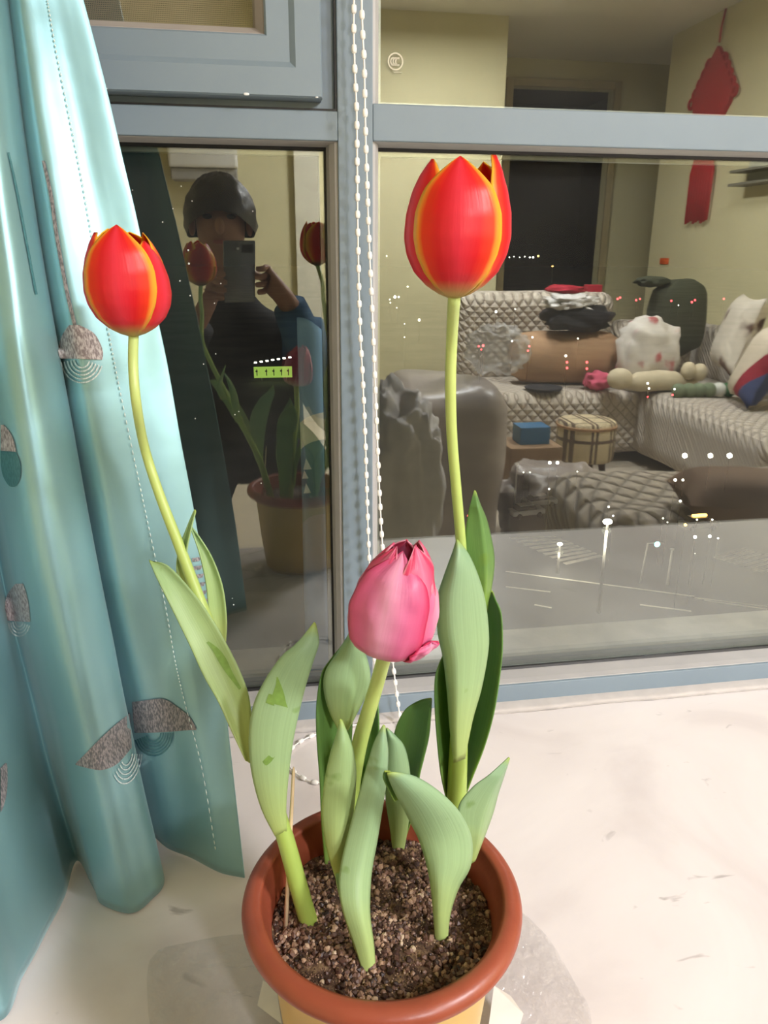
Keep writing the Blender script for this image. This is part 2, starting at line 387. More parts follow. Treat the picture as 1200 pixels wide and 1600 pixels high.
# certification mark etched on the upper right pane: a ring with three nested C shapes and a short line of text below
M_etch = plain('etched_mark', srgb(215, 210, 190), 0.8)
mc = aty(618, 96, -0.0035); s = aty(630, 96, -0.0035).x-mc.x
def arc(cx, cz, r, a0, a1, wd, n=20, sx=1.0):
    V = []; Fc = []
    for i in range(n+1):
        a = a0+(a1-a0)*i/n
        for rr in (r-wd, r+wd):
            for yy in (-0.0036, -0.0029): V.append(Vector((cx+math.cos(a)*rr*sx, yy, cz+math.sin(a)*rr)))
    for i in range(n):
        b = i*4
        for q in ((0, 2, 6, 4), (1, 5, 7, 3), (0, 4, 5, 1), (2, 3, 7, 6)): Fc.append(tuple(b+k for k in q))
    return V, Fc
mk = obj('certification_mark', arc(mc.x, mc.z, s*0.93, 0, 2*PI, s*0.085, 40), M_etch, pane_ur, False)
for k, dx in enumerate((-0.30, 0.02, 0.34)):
    obj('letter_c', arc(mc.x+dx*s, mc.z, s*0.40, 0.32*PI, 1.68*PI, s*0.10, 16, 0.8), M_etch, pane_ur, False)
obj('code_line', join(*[box(mc.x+s*(-0.2+k*0.16), mc.x+s*(-0.2+k*0.16+0.09), -0.0036, -0.0029, mc.z-s*1.28, mc.z-s*1.17) for k in range(7)]), M_etch, pane_ur, False)
# the room's lamp and an added, unseen one brightening the back wall, the only light indoors
def ceiling_lamp(pos, r, power, label, col=(0.975, 0.955, 1.0)):
    t = empty('ceiling_lamp', pos, label, 'lamp', None)
    obj('lamp_base', lathe([(r*1.02, 0.0), (r*1.02, -0.03), (r*0.98, -0.035), (0.0, -0.035)], pos, 48), M_white, t)
    obj('diffuser', lathe([(r*0.96, -0.034), (r*0.93, -0.06), (r*0.75, -0.085), (r*0.4, -0.1), (0.0, -0.104)], pos, 48), emis('lamp_diffuser_%d' % int(power), col, 2.0), t)
    ld = bpy.data.lights.new('lamp_light', 'AREA'); ld.shape = 'DISK'; ld.size = r*1.9; ld.energy = power; ld.color = col
    lo = bpy.data.objects.new('lamp_light', ld); C.objects.link(lo); lo.parent = t; lo.location = (0, 0, -0.115)
ceiling_lamp(LAMP_POS, 0.30, LAMP_POWER, 'round white ceiling lamp over the sofa corner of the room')
ceiling_lamp(BACKFILL_POS, 0.20, BACKFILL_POWER, 'added unseen round ceiling lamp that brightens the back wall')

# ================================================================== flower pot
d_ = ray(597, 1388); RIM = CAM + d_*(0.588/d_.dot(FWD))     # centre of the rim's top plane
PC = Vector((RIM.x, RIM.y, 0)); RZT = RIM.z; PR = 0.1065
SOILZ = RZT-0.030
M_pot = plain('pot_body_ochre', srgb(207, 170, 92), 0.32, var=0.04, scale=12)
M_rim = plain('pot_rim_terracotta', srgb(150, 74, 52), 0.36, var=0.10, scale=30, bump=0.05, bscale=120)
pot = empty('flower_pot', (PC.x, PC.y, 0.0015), 'round ochre plastic flower pot with a terracotta coloured rim', 'pot')
ct = (PC.x, PC.y, 0)
obj('body', lathe([(0.0, 0.004), (0.070, 0.004), (0.073, 0.006), (0.080, 0.06), (0.088, RZT-0.03), (0.0905, RZT-0.012), (0.0893, RZT-0.012), (0.0868, RZT-0.035), (0.0755, 0.055), (0.0, 0.05)], ct, 96), M_pot, pot)
rp = []
for k in range(13):
    a = -PI*0.45+PI*1.15*k/12
    rp.append((PR-0.0095+0.0095*math.cos(a), RZT-0.0085+0.0085*math.sin(a)))
rp = [(0.089, RZT-0.021), (PR-0.010, RZT-0.0205)]+rp+[(0.0925, RZT-0.005), (0.0868, RZT-0.013), (0.0843, RZT-0.035), (0.0815, RZT-0.060), (0.0822, RZT-0.060), (0.0850, RZT-0.035), (0.0880, RZT-0.016)]
obj('rim', lathe(rp, ct, 96, True), M_rim, pot)

def make_soil(name, island):
    m = newmat(name); p = P(m); p.inputs['Roughness'].default_value = 0.75
    if island:
        g = N(m, 'ShaderNodeNewGeometry')
        r = ramp(m, g.outputs['Random Per Island'], [(0.0, srgb(40, 24, 18)), (0.3, srgb(70, 46, 36)), (0.55, srgb(102, 74, 60)), (0.76, srgb(136, 106, 86)), (0.92, srgb(164, 134, 108)), (1.0, srgb(196, 174, 146))])
        p.inputs['Roughness'].default_value = 0.5
    else:
        tc = N(m, 'ShaderNodeTexCoord'); nz = N(m, 'ShaderNodeTexNoise'); nz.inputs['Scale'].default_value = 60; nz.inputs['Detail'].default_value = 10; nz.inputs['Roughness'].default_value = 0.75
        L(m, tc.outputs['Object'], nz.inputs['Vector'])
        bb = N(m, 'ShaderNodeBump'); bb.inputs['Strength'].default_value = 1.0; bb.inputs['Distance'].default_value = 0.006; L(m, nz.outputs['Fac'], bb.inputs['Height']); L(m, bb.outputs['Normal'], p.inputs['Normal'])
        r = ramp(m, nz.outputs['Fac'], [(0.36, srgb(48, 30, 22)), (0.5, srgb(92, 66, 48)), (0.62, srgb(158, 130, 92)), (0.72, srgb(178, 152, 112))])
    L(m, r.outputs['Color'], p.inputs['Base Color']); return m
SR = 0.0848
def soil_h(x, y):
    r = math.hypot(x, y)
    return SOILZ + 0.006*math.cos(min(r/SR, 1)*PI*0.5) + 0.0035*noise.noise(Vector((x*45, y*45, 2))) + 0.002*noise.noise(Vector((x*120, y*120, 5)))
soil_obj_verts = lambda a, r: Vector((PC.x+r*SR*math.cos(a*2*PI), PC.y+r*SR*math.sin(a*2*PI), soil_h(r*SR*math.cos(a*2*PI), r*SR*math.sin(a*2*PI))))
sg = grid(lambda i, j: soil_obj_verts(i, 0.001+0.999*j), 97, 40)
soil = obj('soil', sg, make_soil('soil_sandy', False), pot)
# crumbs and granules of the compost (too many and too small to pick apart)
ico = []
for sd in range(5):
    bm = bmesh.new(); bmesh.ops.create_icosphere(bm, subdivisions=1, radius=1)
    ico.append(([v.co*(0.75+0.5*random.random()) for v in bm.verts], [tuple(v.index for v in f.verts) for f in bm.faces])); bm.free()
V = []; Fc = []
rs = random.Random(11)
for k in range(6500):
    r = SR*0.985*math.sqrt(rs.random()); a = rs.random()*2*PI
    x, y = r*math.cos(a), r*math.sin(a)
    bare = noise.noise(Vector((x*26+4, y*26, 1)))
    sz = rs.choice((0.0008, 0.0010, 0.0013, 0.0016, 0.0019, 0.0024))*(1.0+0.25*rs.random())
    if bare > 0.10 and rs.random() < 0.85: sz = 0.00055*(0.8+0.5*rs.random())
    v_, f_ = rs.choice(ico); b = len(V); ro = Matrix.Rotation(rs.random()*6, 3, 'Z') @ Matrix.Rotation(rs.random()*6, 3, 'X')
    V += [Vector((PC.x+x, PC.y+y, soil_h(x, y)+sz*0.35)) + (ro @ Vector(v))*sz for v in v_]; Fc += [tuple(i+b for i in f) for f in f_]
gr = obj('soil_granules', (V, Fc), make_soil('soil_granules', True), pot, False); gr['kind'] = 'stuff'

# ================================================================== tulips
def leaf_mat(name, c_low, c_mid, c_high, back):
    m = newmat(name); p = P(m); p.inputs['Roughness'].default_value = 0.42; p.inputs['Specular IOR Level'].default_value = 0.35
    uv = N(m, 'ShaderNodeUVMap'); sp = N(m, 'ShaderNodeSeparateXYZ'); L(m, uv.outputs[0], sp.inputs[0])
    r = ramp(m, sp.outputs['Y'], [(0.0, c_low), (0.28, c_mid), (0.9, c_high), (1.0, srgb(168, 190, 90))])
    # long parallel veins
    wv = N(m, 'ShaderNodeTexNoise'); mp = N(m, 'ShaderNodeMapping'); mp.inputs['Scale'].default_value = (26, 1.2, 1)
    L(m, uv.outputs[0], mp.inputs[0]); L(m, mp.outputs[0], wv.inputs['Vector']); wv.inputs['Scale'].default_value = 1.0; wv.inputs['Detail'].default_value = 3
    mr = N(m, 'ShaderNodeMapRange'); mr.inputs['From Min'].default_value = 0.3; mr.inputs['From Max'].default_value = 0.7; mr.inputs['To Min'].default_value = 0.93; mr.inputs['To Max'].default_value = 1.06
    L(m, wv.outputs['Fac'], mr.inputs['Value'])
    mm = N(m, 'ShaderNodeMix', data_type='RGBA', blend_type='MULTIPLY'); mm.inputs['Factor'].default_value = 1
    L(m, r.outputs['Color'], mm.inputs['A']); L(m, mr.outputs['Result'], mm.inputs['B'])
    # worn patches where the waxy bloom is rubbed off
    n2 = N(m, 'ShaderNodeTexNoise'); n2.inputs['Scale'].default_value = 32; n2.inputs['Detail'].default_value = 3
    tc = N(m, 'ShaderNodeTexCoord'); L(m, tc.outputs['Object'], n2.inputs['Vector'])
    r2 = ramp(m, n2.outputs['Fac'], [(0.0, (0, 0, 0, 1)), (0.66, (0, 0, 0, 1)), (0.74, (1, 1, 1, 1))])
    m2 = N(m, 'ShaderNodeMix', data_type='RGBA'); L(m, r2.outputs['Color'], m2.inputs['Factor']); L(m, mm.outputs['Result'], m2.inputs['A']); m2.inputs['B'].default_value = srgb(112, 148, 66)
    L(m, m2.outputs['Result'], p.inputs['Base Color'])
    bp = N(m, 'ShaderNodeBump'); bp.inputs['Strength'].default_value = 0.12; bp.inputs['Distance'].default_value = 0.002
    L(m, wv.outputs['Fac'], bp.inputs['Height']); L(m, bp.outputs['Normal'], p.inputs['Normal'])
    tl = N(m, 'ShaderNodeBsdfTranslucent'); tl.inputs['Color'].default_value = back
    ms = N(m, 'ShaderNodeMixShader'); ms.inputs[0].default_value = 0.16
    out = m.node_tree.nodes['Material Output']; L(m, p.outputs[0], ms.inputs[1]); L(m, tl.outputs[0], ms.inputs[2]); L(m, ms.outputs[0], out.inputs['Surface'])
    return m
M_leaf = leaf_mat('tulip_leaf', srgb(186, 206, 122), srgb(164, 194, 140), srgb(148, 182, 144), (0.24, 0.42, 0.09, 1))
M_leafw = leaf_mat('tulip_leaf_yellowish', srgb(192, 208, 126), srgb(172, 198, 130), srgb(158, 190, 136), (0.28, 0.45, 0.10, 1))
M_leafd = leaf_mat('tulip_leaf_shaded_green', srgb(146, 180, 84), srgb(110, 150, 76), srgb(104, 146, 84), (0.16, 0.34, 0.05, 1))  # darker copy of the leaf green: shade of blades turned from the lamp
def stem_mat():
    m = newmat('tulip_stem'); p = P(m); p.inputs['Roughness'].default_value = 0.4
    uv = N(m, 'ShaderNodeUVMap'); sp = N(m, 'ShaderNodeSeparateXYZ'); L(m, uv.outputs[0], sp.inputs[0])
    r = ramp(m, sp.outputs['Y'], [(0.0, srgb(158, 182, 84)), (0.35, srgb(168, 194, 100)), (0.8, srgb(192, 210, 124)), (1.0, srgb(194, 214, 134))])
    L(m, r.outputs['Color'], p.inputs['Base Color'])
    p.inputs['Subsurface Weight'].default_value = 0.15; p.inputs['Subsurface Radius'].default_value = (0.004, 0.006, 0.002)
    return m
M_stem = stem_mat()

def leaf(parent, st, Y, fold, m=None, mid=0.5, p=2.0, tw=0.0, nv=34, nu=13, wav=0.0):
    """blade through measured left/right edge stations (base to tip); Y: depth at each station or (base, tip)"""
    n = len(st)
    if not hasattr(Y, '__len__'): Y = (Y, Y)
    if len(Y) != n: Y = [lerpt([(i/(len(Y)-1), y) for i, y in enumerate(Y)], k/(n-1)) for k in range(n)]
    rows = [(*s_, y) for s_, y in zip(st, Y)]
    V = []; UV = []; Fc = []
    for j in range(nv):
        v = j/(nv-1); xl, yl, xr, yr, y = cat(rows, v)
        taper = min(1, 4*v+0.25)*min(1, (1-v)*5)
        A = aty(xl, yl, y+tw*taper); B = aty(xr, yr, y-tw*taper)
        away = ((A+B)/2-CAM).normalized()
        for i in range(nu):
            u = i/(nu-1)
            tri = u/mid if u < mid else (1-u)/(1-mid)
            f = 1-(1-tri)**p
            q = A.lerp(B, u)+away*(fold*f*taper)
            if wav: q += away*wav*math.sin(v*9+u*2)*taper*abs(2*u-1)
            V.append(q); UV.append((u, v))
    for j in range(nv-1):
        for i in range(nu-1): Fc.append((j*nu+i, j*nu+i+1, (j+1)*nu+i+1, (j+1)*nu+i))
    o = obj('leaf', (V, Fc), m or M_leaf, parent, True, UV)
    sol = o.modifiers.new('thickness', 'SOLIDIFY'); sol.thickness = 0.0011; sol.offset = 0
    return o
def stem(parent, pts, n=40):
    """pts: (px, py, Y, radius)"""
    P3 = []; R3 = []
    for k in range(n):
        x, y, Y, r = cat(pts, k/(n-1)); P3.append(aty(x, y, Y)); R3.append(r)
    vf = tube(P3, R3, 12)
    uv = [(i % 12/12, (i//12)/(n-1)) for i in range(len(vf[0]))]
    return obj('stem', vf, M_stem, parent, True, uv), P3[-1], (P3[-1]-P3[-4]).normalized()

def petal_mat(name, core, mid, edge, base, e0, e1, bloom):
    m = newmat(name); p = P(m); p.inputs['Roughness'].default_value = 0.38; p.inputs['Specular IOR Level'].default_value = 0.4
    uv = N(m, 'ShaderNodeUVMap'); sp = N(m, 'ShaderNodeSeparateXYZ'); L(m, uv.outputs[0], sp.inputs[0])
    a = N(m, 'ShaderNodeMath', operation='MULTIPLY_ADD'); a.inputs[1].default_value = 2; a.inputs[2].default_value = -1; L(m, sp.outputs['X'], a.inputs[0])
    b = N(m, 'ShaderNodeMath', operation='ABSOLUTE'); L(m, a.outputs[0], b.inputs[0])
    wv = N(m, 'ShaderNodeTexNoise'); mp = N(m, 'ShaderNodeMapping'); mp.inputs['Scale'].default_value = (16, 1.5, 1)
    L(m, uv.outputs[0], mp.inputs[0]); L(m, mp.outputs[0], wv.inputs['Vector']); wv.inputs['Scale'].default_value = 1; wv.inputs['Detail'].default_value = 4
    c = N(m, 'ShaderNodeMath', operation='MULTIPLY_ADD'); c.inputs[1].default_value = 0.16; c.inputs[2].default_value = -0.08; L(m, wv.outputs['Fac'], c.inputs[0])
    s_ = N(m, 'ShaderNodeMath', operation='ADD'); L(m, b.outputs[0], s_.inputs[0]); L(m, c.outputs[0], s_.inputs[1])
    r = ramp(m, s_.outputs[0], [(0.0, bloom), (0.42, core), (e0, mid), (e1, edge)])
    r2 = ramp(m, sp.outputs['Y'], [(0.0, (1, 1, 1, 1)), (0.05, (0.85, 0.85, 0.85, 1)), (0.16, (0, 0, 0, 1))])
    mm = N(m, 'ShaderNodeMix', data_type='RGBA'); L(m, r2.outputs['Color'], mm.inputs['Factor']); L(m, r.outputs['Color'], mm.inputs['A']); mm.inputs['B'].default_value = base
    L(m, mm.outputs['Result'], p.inputs['Base Color'])
    bp = N(m, 'ShaderNodeBump'); bp.inputs['Strength'].default_value = 0.15; bp.inputs['Distance'].default_value = 0.002
    L(m, wv.outputs['Fac'], bp.inputs['Height']); L(m, bp.outputs['Normal'], p.inputs['Normal'])
    tl = N(m, 'ShaderNodeBsdfTranslucent'); L(m, mm.outputs['Result'], tl.inputs['Color'])
    ms = N(m, 'ShaderNodeMixShader'); ms.inputs[0].default_value = 0.22
    out = m.node_tree.nodes['Material Output']; L(m, p.outputs[0], ms.inputs[1]); L(m, tl.outputs[0], ms.inputs[2]); L(m, ms.outputs[0], out.inputs['Surface'])
    return m
RED = srgb(232, 30, 40)
M_petal = petal_mat('red_petal_yellow_edge', srgb(226, 28, 38), srgb(240, 60, 24), srgb(255, 196, 60), srgb(196, 170, 90), 0.74, 0.97, srgb(236, 56, 76))
M_petali = petal_mat('red_inner_petal', srgb(224, 40, 18), srgb(246, 84, 16), srgb(255, 200, 50), srgb(80, 80, 20), 0.55, 0.93, srgb(206, 20, 18))
M_pink = petal_mat('pink_petal', srgb(224, 118, 162), srgb(222, 92, 138), srgb(212, 48, 96), srgb(232, 176, 190), 0.84, 0.99, srgb(238, 166, 196))
M_pinki = petal_mat('pink_inner_petal', srgb(226, 88, 128), srgb(218, 60, 102), srgb(240, 164, 184), srgb(236, 196, 190), 0.80, 0.98, srgb(236, 130, 164))

PROF = [(0.0, 0.10), (0.04, 0.34), (0.10, 0.56), (0.20, 0.80), (0.33, 0.95), (0.46, 1.0), (0.62, 0.965), (0.78, 0.86), (0.9, 0.72), (1.0, 0.56)]
def frame_of(ax):
    ax = ax.normalized(); f = Vector((FWD.x, FWD.y, 0)).normalized()*-1        # towards the viewer's side
    f = (f-ax*f.dot(ax)).normalized(); s_ = ax.cross(f)                        # s_: to the photograph's right
    return ax, f, s_
def petal(parent, base, ax, H, R, phi, W, m, h=1.0, rs=1.0, tip=1.0, open_=0.0, peak=0.57, ruf=0.0, seed=0, edge_out=0.0, nu=17, nv=30, prof=PROF, fl=None):
    """phi: 0 faces the camera side, +90 deg to the right; W: angular half width"""
    ax, f, s_ = frame_of(ax)
    V = []; UV = []; Fc = []
    for j in range(nv):
        v = j/(nv-1)
        r = R*rs*lerpt(prof, v)*(1+open_*v*v)
        if v < peak: wd = W*(0.72+0.28*math.sin(v/peak*PI/2))
        else:
            q = (v-peak)/(1-peak); wd = W*max(0.0, 1-q**2.3)**0.66
        wd = max(wd, 0.015)
        for i in range(nu):
            u = 2*i/(nu-1)-1
            a = phi+u*wd
            rr = r*(1+edge_out*u*u*v) 
            z = H*h*(v**1.02)
            if ruf:
                k = ruf*(0.25+v)*(0.35+abs(u))
                rr *= 1+k*noise.noise(Vector((u*3.1+seed*5, v*5, seed)))
                z += H*k*0.35*noise.noise(Vector((u*3.7, v*3+9, seed*2.0)))
            # pointed tip leans in or out
            if v > 0.8: rr *= 1-(1-tip)*((v-0.8)/0.2)**1.5
            # a slight keel along the middle
            rr *= 1+0.018*(1-abs(u))**2
            q3 = base+ax*z+(f*math.cos(a)+s_*math.sin(a))*rr
            if fl: q3 = fl(q3, u, v)
            V.append(q3); UV.append((i/(nu-1), v))
    for j in range(nv-1):
        for i in range(nu-1): Fc.append((j*nu+i, j*nu+i+1, (j+1)*nu+i+1, (j+1)*nu+i))
    o = obj('petal', (V, Fc), m, parent, True, UV)
    sol = o.modifiers.new('thickness', 'SOLIDIFY'); sol.thickness = 0.0007; sol.offset = 0
    return o
D2 = math.radians
sY = lambda x, y: atz(x, y, SOILZ+0.002).y
GRP = 'tulip plants growing in the pot'

# ---- left red tulip
tA = empty('tulip', atz(483, 1442, SOILZ), 'tall red tulip at the left, its flower in front of the teal curtain', 'tulip', GRP)
y0 = sY(483, 1442)
st_, top, ax = stem(tA, [(484, 1446, y0, .0072), (468, 1390, y0+.006, .0070), (443, 1300, y0+.018, .0066), (416, 1222, y0+.03, .006), (384, 1140, y0+.048, .0056), (335, 1000, y0+.085, .0050), (305, 920, y0+.105, .0046),
     (279, 850, y0+.122, .0042), (250, 775, y0+.138, .0039), (226, 700, y0+.150, .0037), (213, 630, -.418, .0036), (208, 570, -.412, .0036), (209, 518, -.41, .0036)])
leafA = []
leafA.append(leaf(tA, [(430, 1306, 448, 1298), (408, 1262, 447, 1255), (393, 1205, 452, 1200), (389, 1150, 459, 1150), (395, 1105, 470, 1100), (411, 1068, 480, 1062), (438, 1028, 490, 1030), (466, 1003, 498, 1003), (491, 972, 493, 974)], (y0+.014, y0+.03), -.005))
leafA.append(leaf(tA, [(384, 1188, 390, 1192), (362, 1142, 393, 1144), (342, 1098, 390, 1095), (318, 1055, 378, 1056), (295, 1005, 355, 1008), (274, 962, 328, 962), (252, 917, 300, 924), (240, 892, 262, 884), (233, 875, 235, 877)], (y0+.028, y0+.105), .004, M_leafw))
leaf(tA, [(287, 930, 306, 928), (276, 895, 299, 900), (279, 860, 292, 865), (292, 825, 298, 830), (304, 796, 306, 798)], (y0+.112, y0+.13), .004, M_leafw, tw=.004)
leaf(tA, [(338, 1010, 352, 1012), (328, 965, 354, 970), (322, 912, 348, 918), (312, 866, 332, 873), (302, 836, 312, 840), (296, 820, 298, 822)], (y0+.105, y0+.13), .004, M_leafw)
M_scar = plain('bruised_leaf_green', srgb(120, 156, 74), 0.45, var=0.15, scale=200)
def scar(lf, st):
    me = lf.data; o0 = wloc(lf); bt = BVHTree.FromPolygons([v.co+o0 for v in me.vertices], [tuple(p_.vertices) for p_ in me.polygons])
    V = []
    for j in range(10):
        xl, yl, xr, yr = cat(st, j/9)
        for i in range(4):
            d = ray(xl+(xr-xl)*i/3, yl+(yr-yl)*i/3); h = bt.ray_cast(CAM, d)
            if h[0] is None: return
            V.append(h[0]-d*0.0009)
    obj('bruise', (V, [(j*4+i, j*4+i+1, (j+1)*4+i+1, (j+1)*4+i) for j in range(9) for i in range(3)]), M_scar, lf)
scar(leafA[0], [(432, 1058, 434, 1058), (431, 1070, 439, 1070), (426, 1085, 444, 1084), (423, 1097, 447, 1098), (440, 1103, 450, 1106)])
scar(leafA[0], [(415, 1098, 420, 1084), (420, 1100, 426, 1086), (428, 1103, 430, 1092)])
scar(leafA[0], [(410, 1190, 420, 1180), (416, 1196, 426, 1184), (424, 1190, 430, 1182)])
scar(leafA[1], [(322, 1004, 326, 1002), (333, 1018, 342, 1014), (343, 1036, 354, 1030), (355, 1054, 362, 1048), (374, 1078, 377, 1075)])
fA = empty('flower', (0, 0, 0)); fA.parent = tA
b0 = top-ax*0.003; HA, RA = .0755, .0298; axA = Vector((.00, -.05, 1))
petal(fA, b0, axA, HA, RA, D2(-118), D2(62), M_petali, .96, .9, .9)
petal(fA, b0, axA, HA, RA, D2(122), D2(62), M_petali, .93, .9, .9)
petal(fA, b0, axA, HA, RA, D2(180), D2(70), M_petali, .93, .93, .95)
petal(fA, b0, axA, HA, RA, D2(-72), D2(52), M_petal, .93, .98, 1.06, .05, edge_out=-.10)
petal(fA, b0, axA, HA, RA, D2(72), D2(50), M_petal, .86, .98, 1.0, .02, edge_out=-.08)
petal(fA, b0, axA, HA, RA*1.04, D2(4), D2(50), M_petal, 1.0, 1.02, .8)

# ---- right red tulip
tB = empty('tulip', atz(713, 1330, SOILZ), 'tallest red tulip at the right, standing before the large window pane', 'tulip', GRP)
y0 = sY(712, 1320)
st_, top, ax = stem(tB, [(712, 1330, y0, .0085), (713, 1255, y0, .0085), (716, 1180, y0, .0078), (720, 1080, y0+.002, .006), (724, 960, y0+.002, .0046), (721, 860, y0, .0040), (713, 765, y0-.003, .0038), (706, 680, y0-.006, .0038), (704, 600, y0-.01, .0038), (706, 530, y0-.014, .0038), (710, 460, -.52, .0040)])
leaf(tB, [(709, 1192, 726, 1185), (703, 1135, 738, 1125), (699, 1080, 752, 1075), (693, 1030, 762, 1020), (684, 985, 763, 985), (684, 935, 758, 940), (696, 895, 748, 903), (708, 862, 733, 868), (714, 843, 716, 845)], (y0-.010, y0-.012), -.012, mid=.3, p=1.7)
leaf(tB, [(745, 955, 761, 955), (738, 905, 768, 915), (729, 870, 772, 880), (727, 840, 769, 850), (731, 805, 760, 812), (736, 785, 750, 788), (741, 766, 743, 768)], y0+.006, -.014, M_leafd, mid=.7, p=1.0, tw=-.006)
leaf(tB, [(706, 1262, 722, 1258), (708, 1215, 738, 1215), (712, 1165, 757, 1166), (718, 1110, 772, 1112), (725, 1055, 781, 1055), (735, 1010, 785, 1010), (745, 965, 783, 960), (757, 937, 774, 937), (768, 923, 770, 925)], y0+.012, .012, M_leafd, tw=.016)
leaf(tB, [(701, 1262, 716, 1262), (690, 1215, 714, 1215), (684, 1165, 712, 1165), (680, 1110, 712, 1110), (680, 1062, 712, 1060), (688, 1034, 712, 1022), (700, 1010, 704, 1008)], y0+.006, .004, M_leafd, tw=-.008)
fB = empty('flower', (0, 0, 0)); fB.parent = tB
b0 = top-ax*0.003; HB, RB = .0790, .0315; axB = Vector((.0, -.03, 1))
petal(fB, b0, axB, HB, RB, D2(178), D2(66), M_petali, .97, .94, .96)
petal(fB, b0, axB, HB, RB, D2(118), D2(58), M_petali, .985, .95, 1.0)
petal(fB, b0, axB, HB, RB, D2(-122), D2(60), M_petali, .95, .92, .96)
petal(fB, b0, axB, HB, RB, D2(-66), D2(54), M_petal, .985, 1.0, 1.0, .03, edge_out=-.06)
petal(fB, b0, axB, HB, RB, D2(80), D2(44), M_petal, 1.02, 1.0, 1.10, .06, edge_out=-.13)
petal(fB, b0, axB, HB, RB*1.04, D2(-4), D2(50), M_petal, 1.0, 1.02, .76)

# ---- pink tulip
tE = empty('tulip', atz(540, 1345, SOILZ), 'short pink tulip with crumpled petals in the middle of the pot', 'tulip', GRP)
y0 = sY(538, 1345)
st_, top, ax = stem(tE, [(538, 1348, y0, .0072), (543, 1290, y0-.003, .0070), (551, 1220, y0-.008, .0066), (561, 1165, y0-.014, .0062), (575, 1115, y0-.022, .0057), (590, 1065, y0-.032, .0052), (604, 1012, -.543, .0050)])
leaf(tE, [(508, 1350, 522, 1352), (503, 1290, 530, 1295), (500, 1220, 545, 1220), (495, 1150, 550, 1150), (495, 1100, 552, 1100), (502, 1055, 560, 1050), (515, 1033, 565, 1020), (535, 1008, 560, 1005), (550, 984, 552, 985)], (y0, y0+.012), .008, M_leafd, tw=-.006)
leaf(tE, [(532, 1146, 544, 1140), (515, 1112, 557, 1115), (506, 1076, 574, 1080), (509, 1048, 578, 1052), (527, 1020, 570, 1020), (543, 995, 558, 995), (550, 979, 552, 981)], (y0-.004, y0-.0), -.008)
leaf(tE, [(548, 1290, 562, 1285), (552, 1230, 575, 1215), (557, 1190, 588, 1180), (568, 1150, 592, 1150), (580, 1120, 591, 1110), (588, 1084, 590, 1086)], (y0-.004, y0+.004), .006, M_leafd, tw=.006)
fE = empty('flower', (0, 0, 0)); fE.parent = tE
b0 = top-ax*0.002; HE, RE = .0800, .0300; axE = Vector((.155, -.06, 1))
PE = [(0.0, 0.20), (0.03, 0.52), (0.09, 0.80), (0.18, 0.95), (0.32, 1.02), (0.5, 1.0), (0.68, 0.90), (0.82, 0.76), (0.92, 0.60), (1.0, 0.42)]
petal(fE, b0, axE, HE, RE, D2(180), D2(72), M_pinki, .97, .80, .8, ruf=.08, seed=1, prof=PE)
petal(fE, b0, axE, HE, RE, D2(118), D2(60), M_pinki, 1.0, .84, .85, ruf=.10, seed=2, prof=PE, peak=.66)
petal(fE, b0, axE, HE, RE, D2(-112), D2(60), M_pinki, .95, .84, .8, ruf=.10, seed=3, prof=PE, peak=.66)
petal(fE, b0, axE, HE, RE, D2(40), D2(48), M_pinki, 1.01, .87, .72, ruf=.08, seed=9, prof=PE, peak=.70)
petal(fE, b0, axE, HE, RE, D2(-50), D2(46), M_pinki, .97, .87, .74, ruf=.08, seed=11, prof=PE, peak=.70)
petal(fE, b0, axE, HE, RE, D2(-84), D2(54), M_pink, .86, .96, 1.0, ruf=.10, seed=4, prof=PE, edge_out=-.02, peak=.72)
petal(fE, b0, axE, HE, RE, D2(80), D2(54), M_pink, .86, .96, 1.10, ruf=.15, seed=5, prof=PE, edge_out=.03, peak=.70)
petal(fE, b0, axE, HE, RE*1.05, D2(-14), D2(54), M_pink, .95, 1.03, .62, ruf=.09, seed=6, prof=PE, peak=.72)
petal(fE, b0, axE, HE*.42, RE*1.0, D2(50), D2(26), M_pink, .66, 1.13, .96, ruf=.10, seed=8, prof=[(0, .18), (.1, .52), (.3, .80), (.7, .98), (1, 1.02)], peak=.6)

# ---- leaf-only plants
tD = empty('tulip', atz(578, 1522, SOILZ), 'young flowerless tulip at the front centre of the pot with two long upright leaves', 'tulip', GRP)
y0 = sY(578, 1520)
leaf(tD, [(570, 1528, 587, 1527), (555, 1480, 584, 1478), (537, 1428, 578, 1432), (530, 1390, 578, 1395), (532, 1355, 581, 1358), (544, 1302, 590, 1308), (557, 1255, 598, 1258), (571, 1205, 604, 1215), (583, 1165, 606, 1175), (592, 1145, 603, 1150), (599, 1132, 601, 1134)], (y0, y0+.045, y0+.05), -.007, mid=.62, p=1.6)
leaf(tD, [(526, 1376, 536, 1372), (512, 1330, 540, 1325), (504, 1285, 551, 1275), (504, 1250, 555, 1235), (509, 1210, 556, 1205), (517, 1175, 552, 1175), (525, 1150, 545, 1152), (532, 1123, 534, 1125)], (y0+.052, y0+.062), -.007, M_leafw, mid=.55)
leaf(tD, [(560, 1500, 572, 1498), (541, 1440, 556, 1436), (527, 1385, 548, 1380), (524, 1365, 538, 1360)], (y0+.012, y0+.045), .002, M_leafw)
tC = empty('tulip', atz(690, 1470, SOILZ), 'young flowerless tulip at the front right with one broad arching leaf', 'tulip', GRP)
y0 = sY(690, 1468)
leaf(tC, [(681, 1475, 699, 1472), (676, 1410, 703, 1429), (671, 1370, 716, 1388), (664, 1340, 734, 1356), (654, 1310, 738, 1320), (643, 1288, 731, 1292), (630, 1262, 712, 1261), (618, 1240, 680, 1232), (609, 1220, 645, 1212), (605, 1208, 611, 1206)], (y0, y0+.015, y0-.004), -.010, mid=.45)
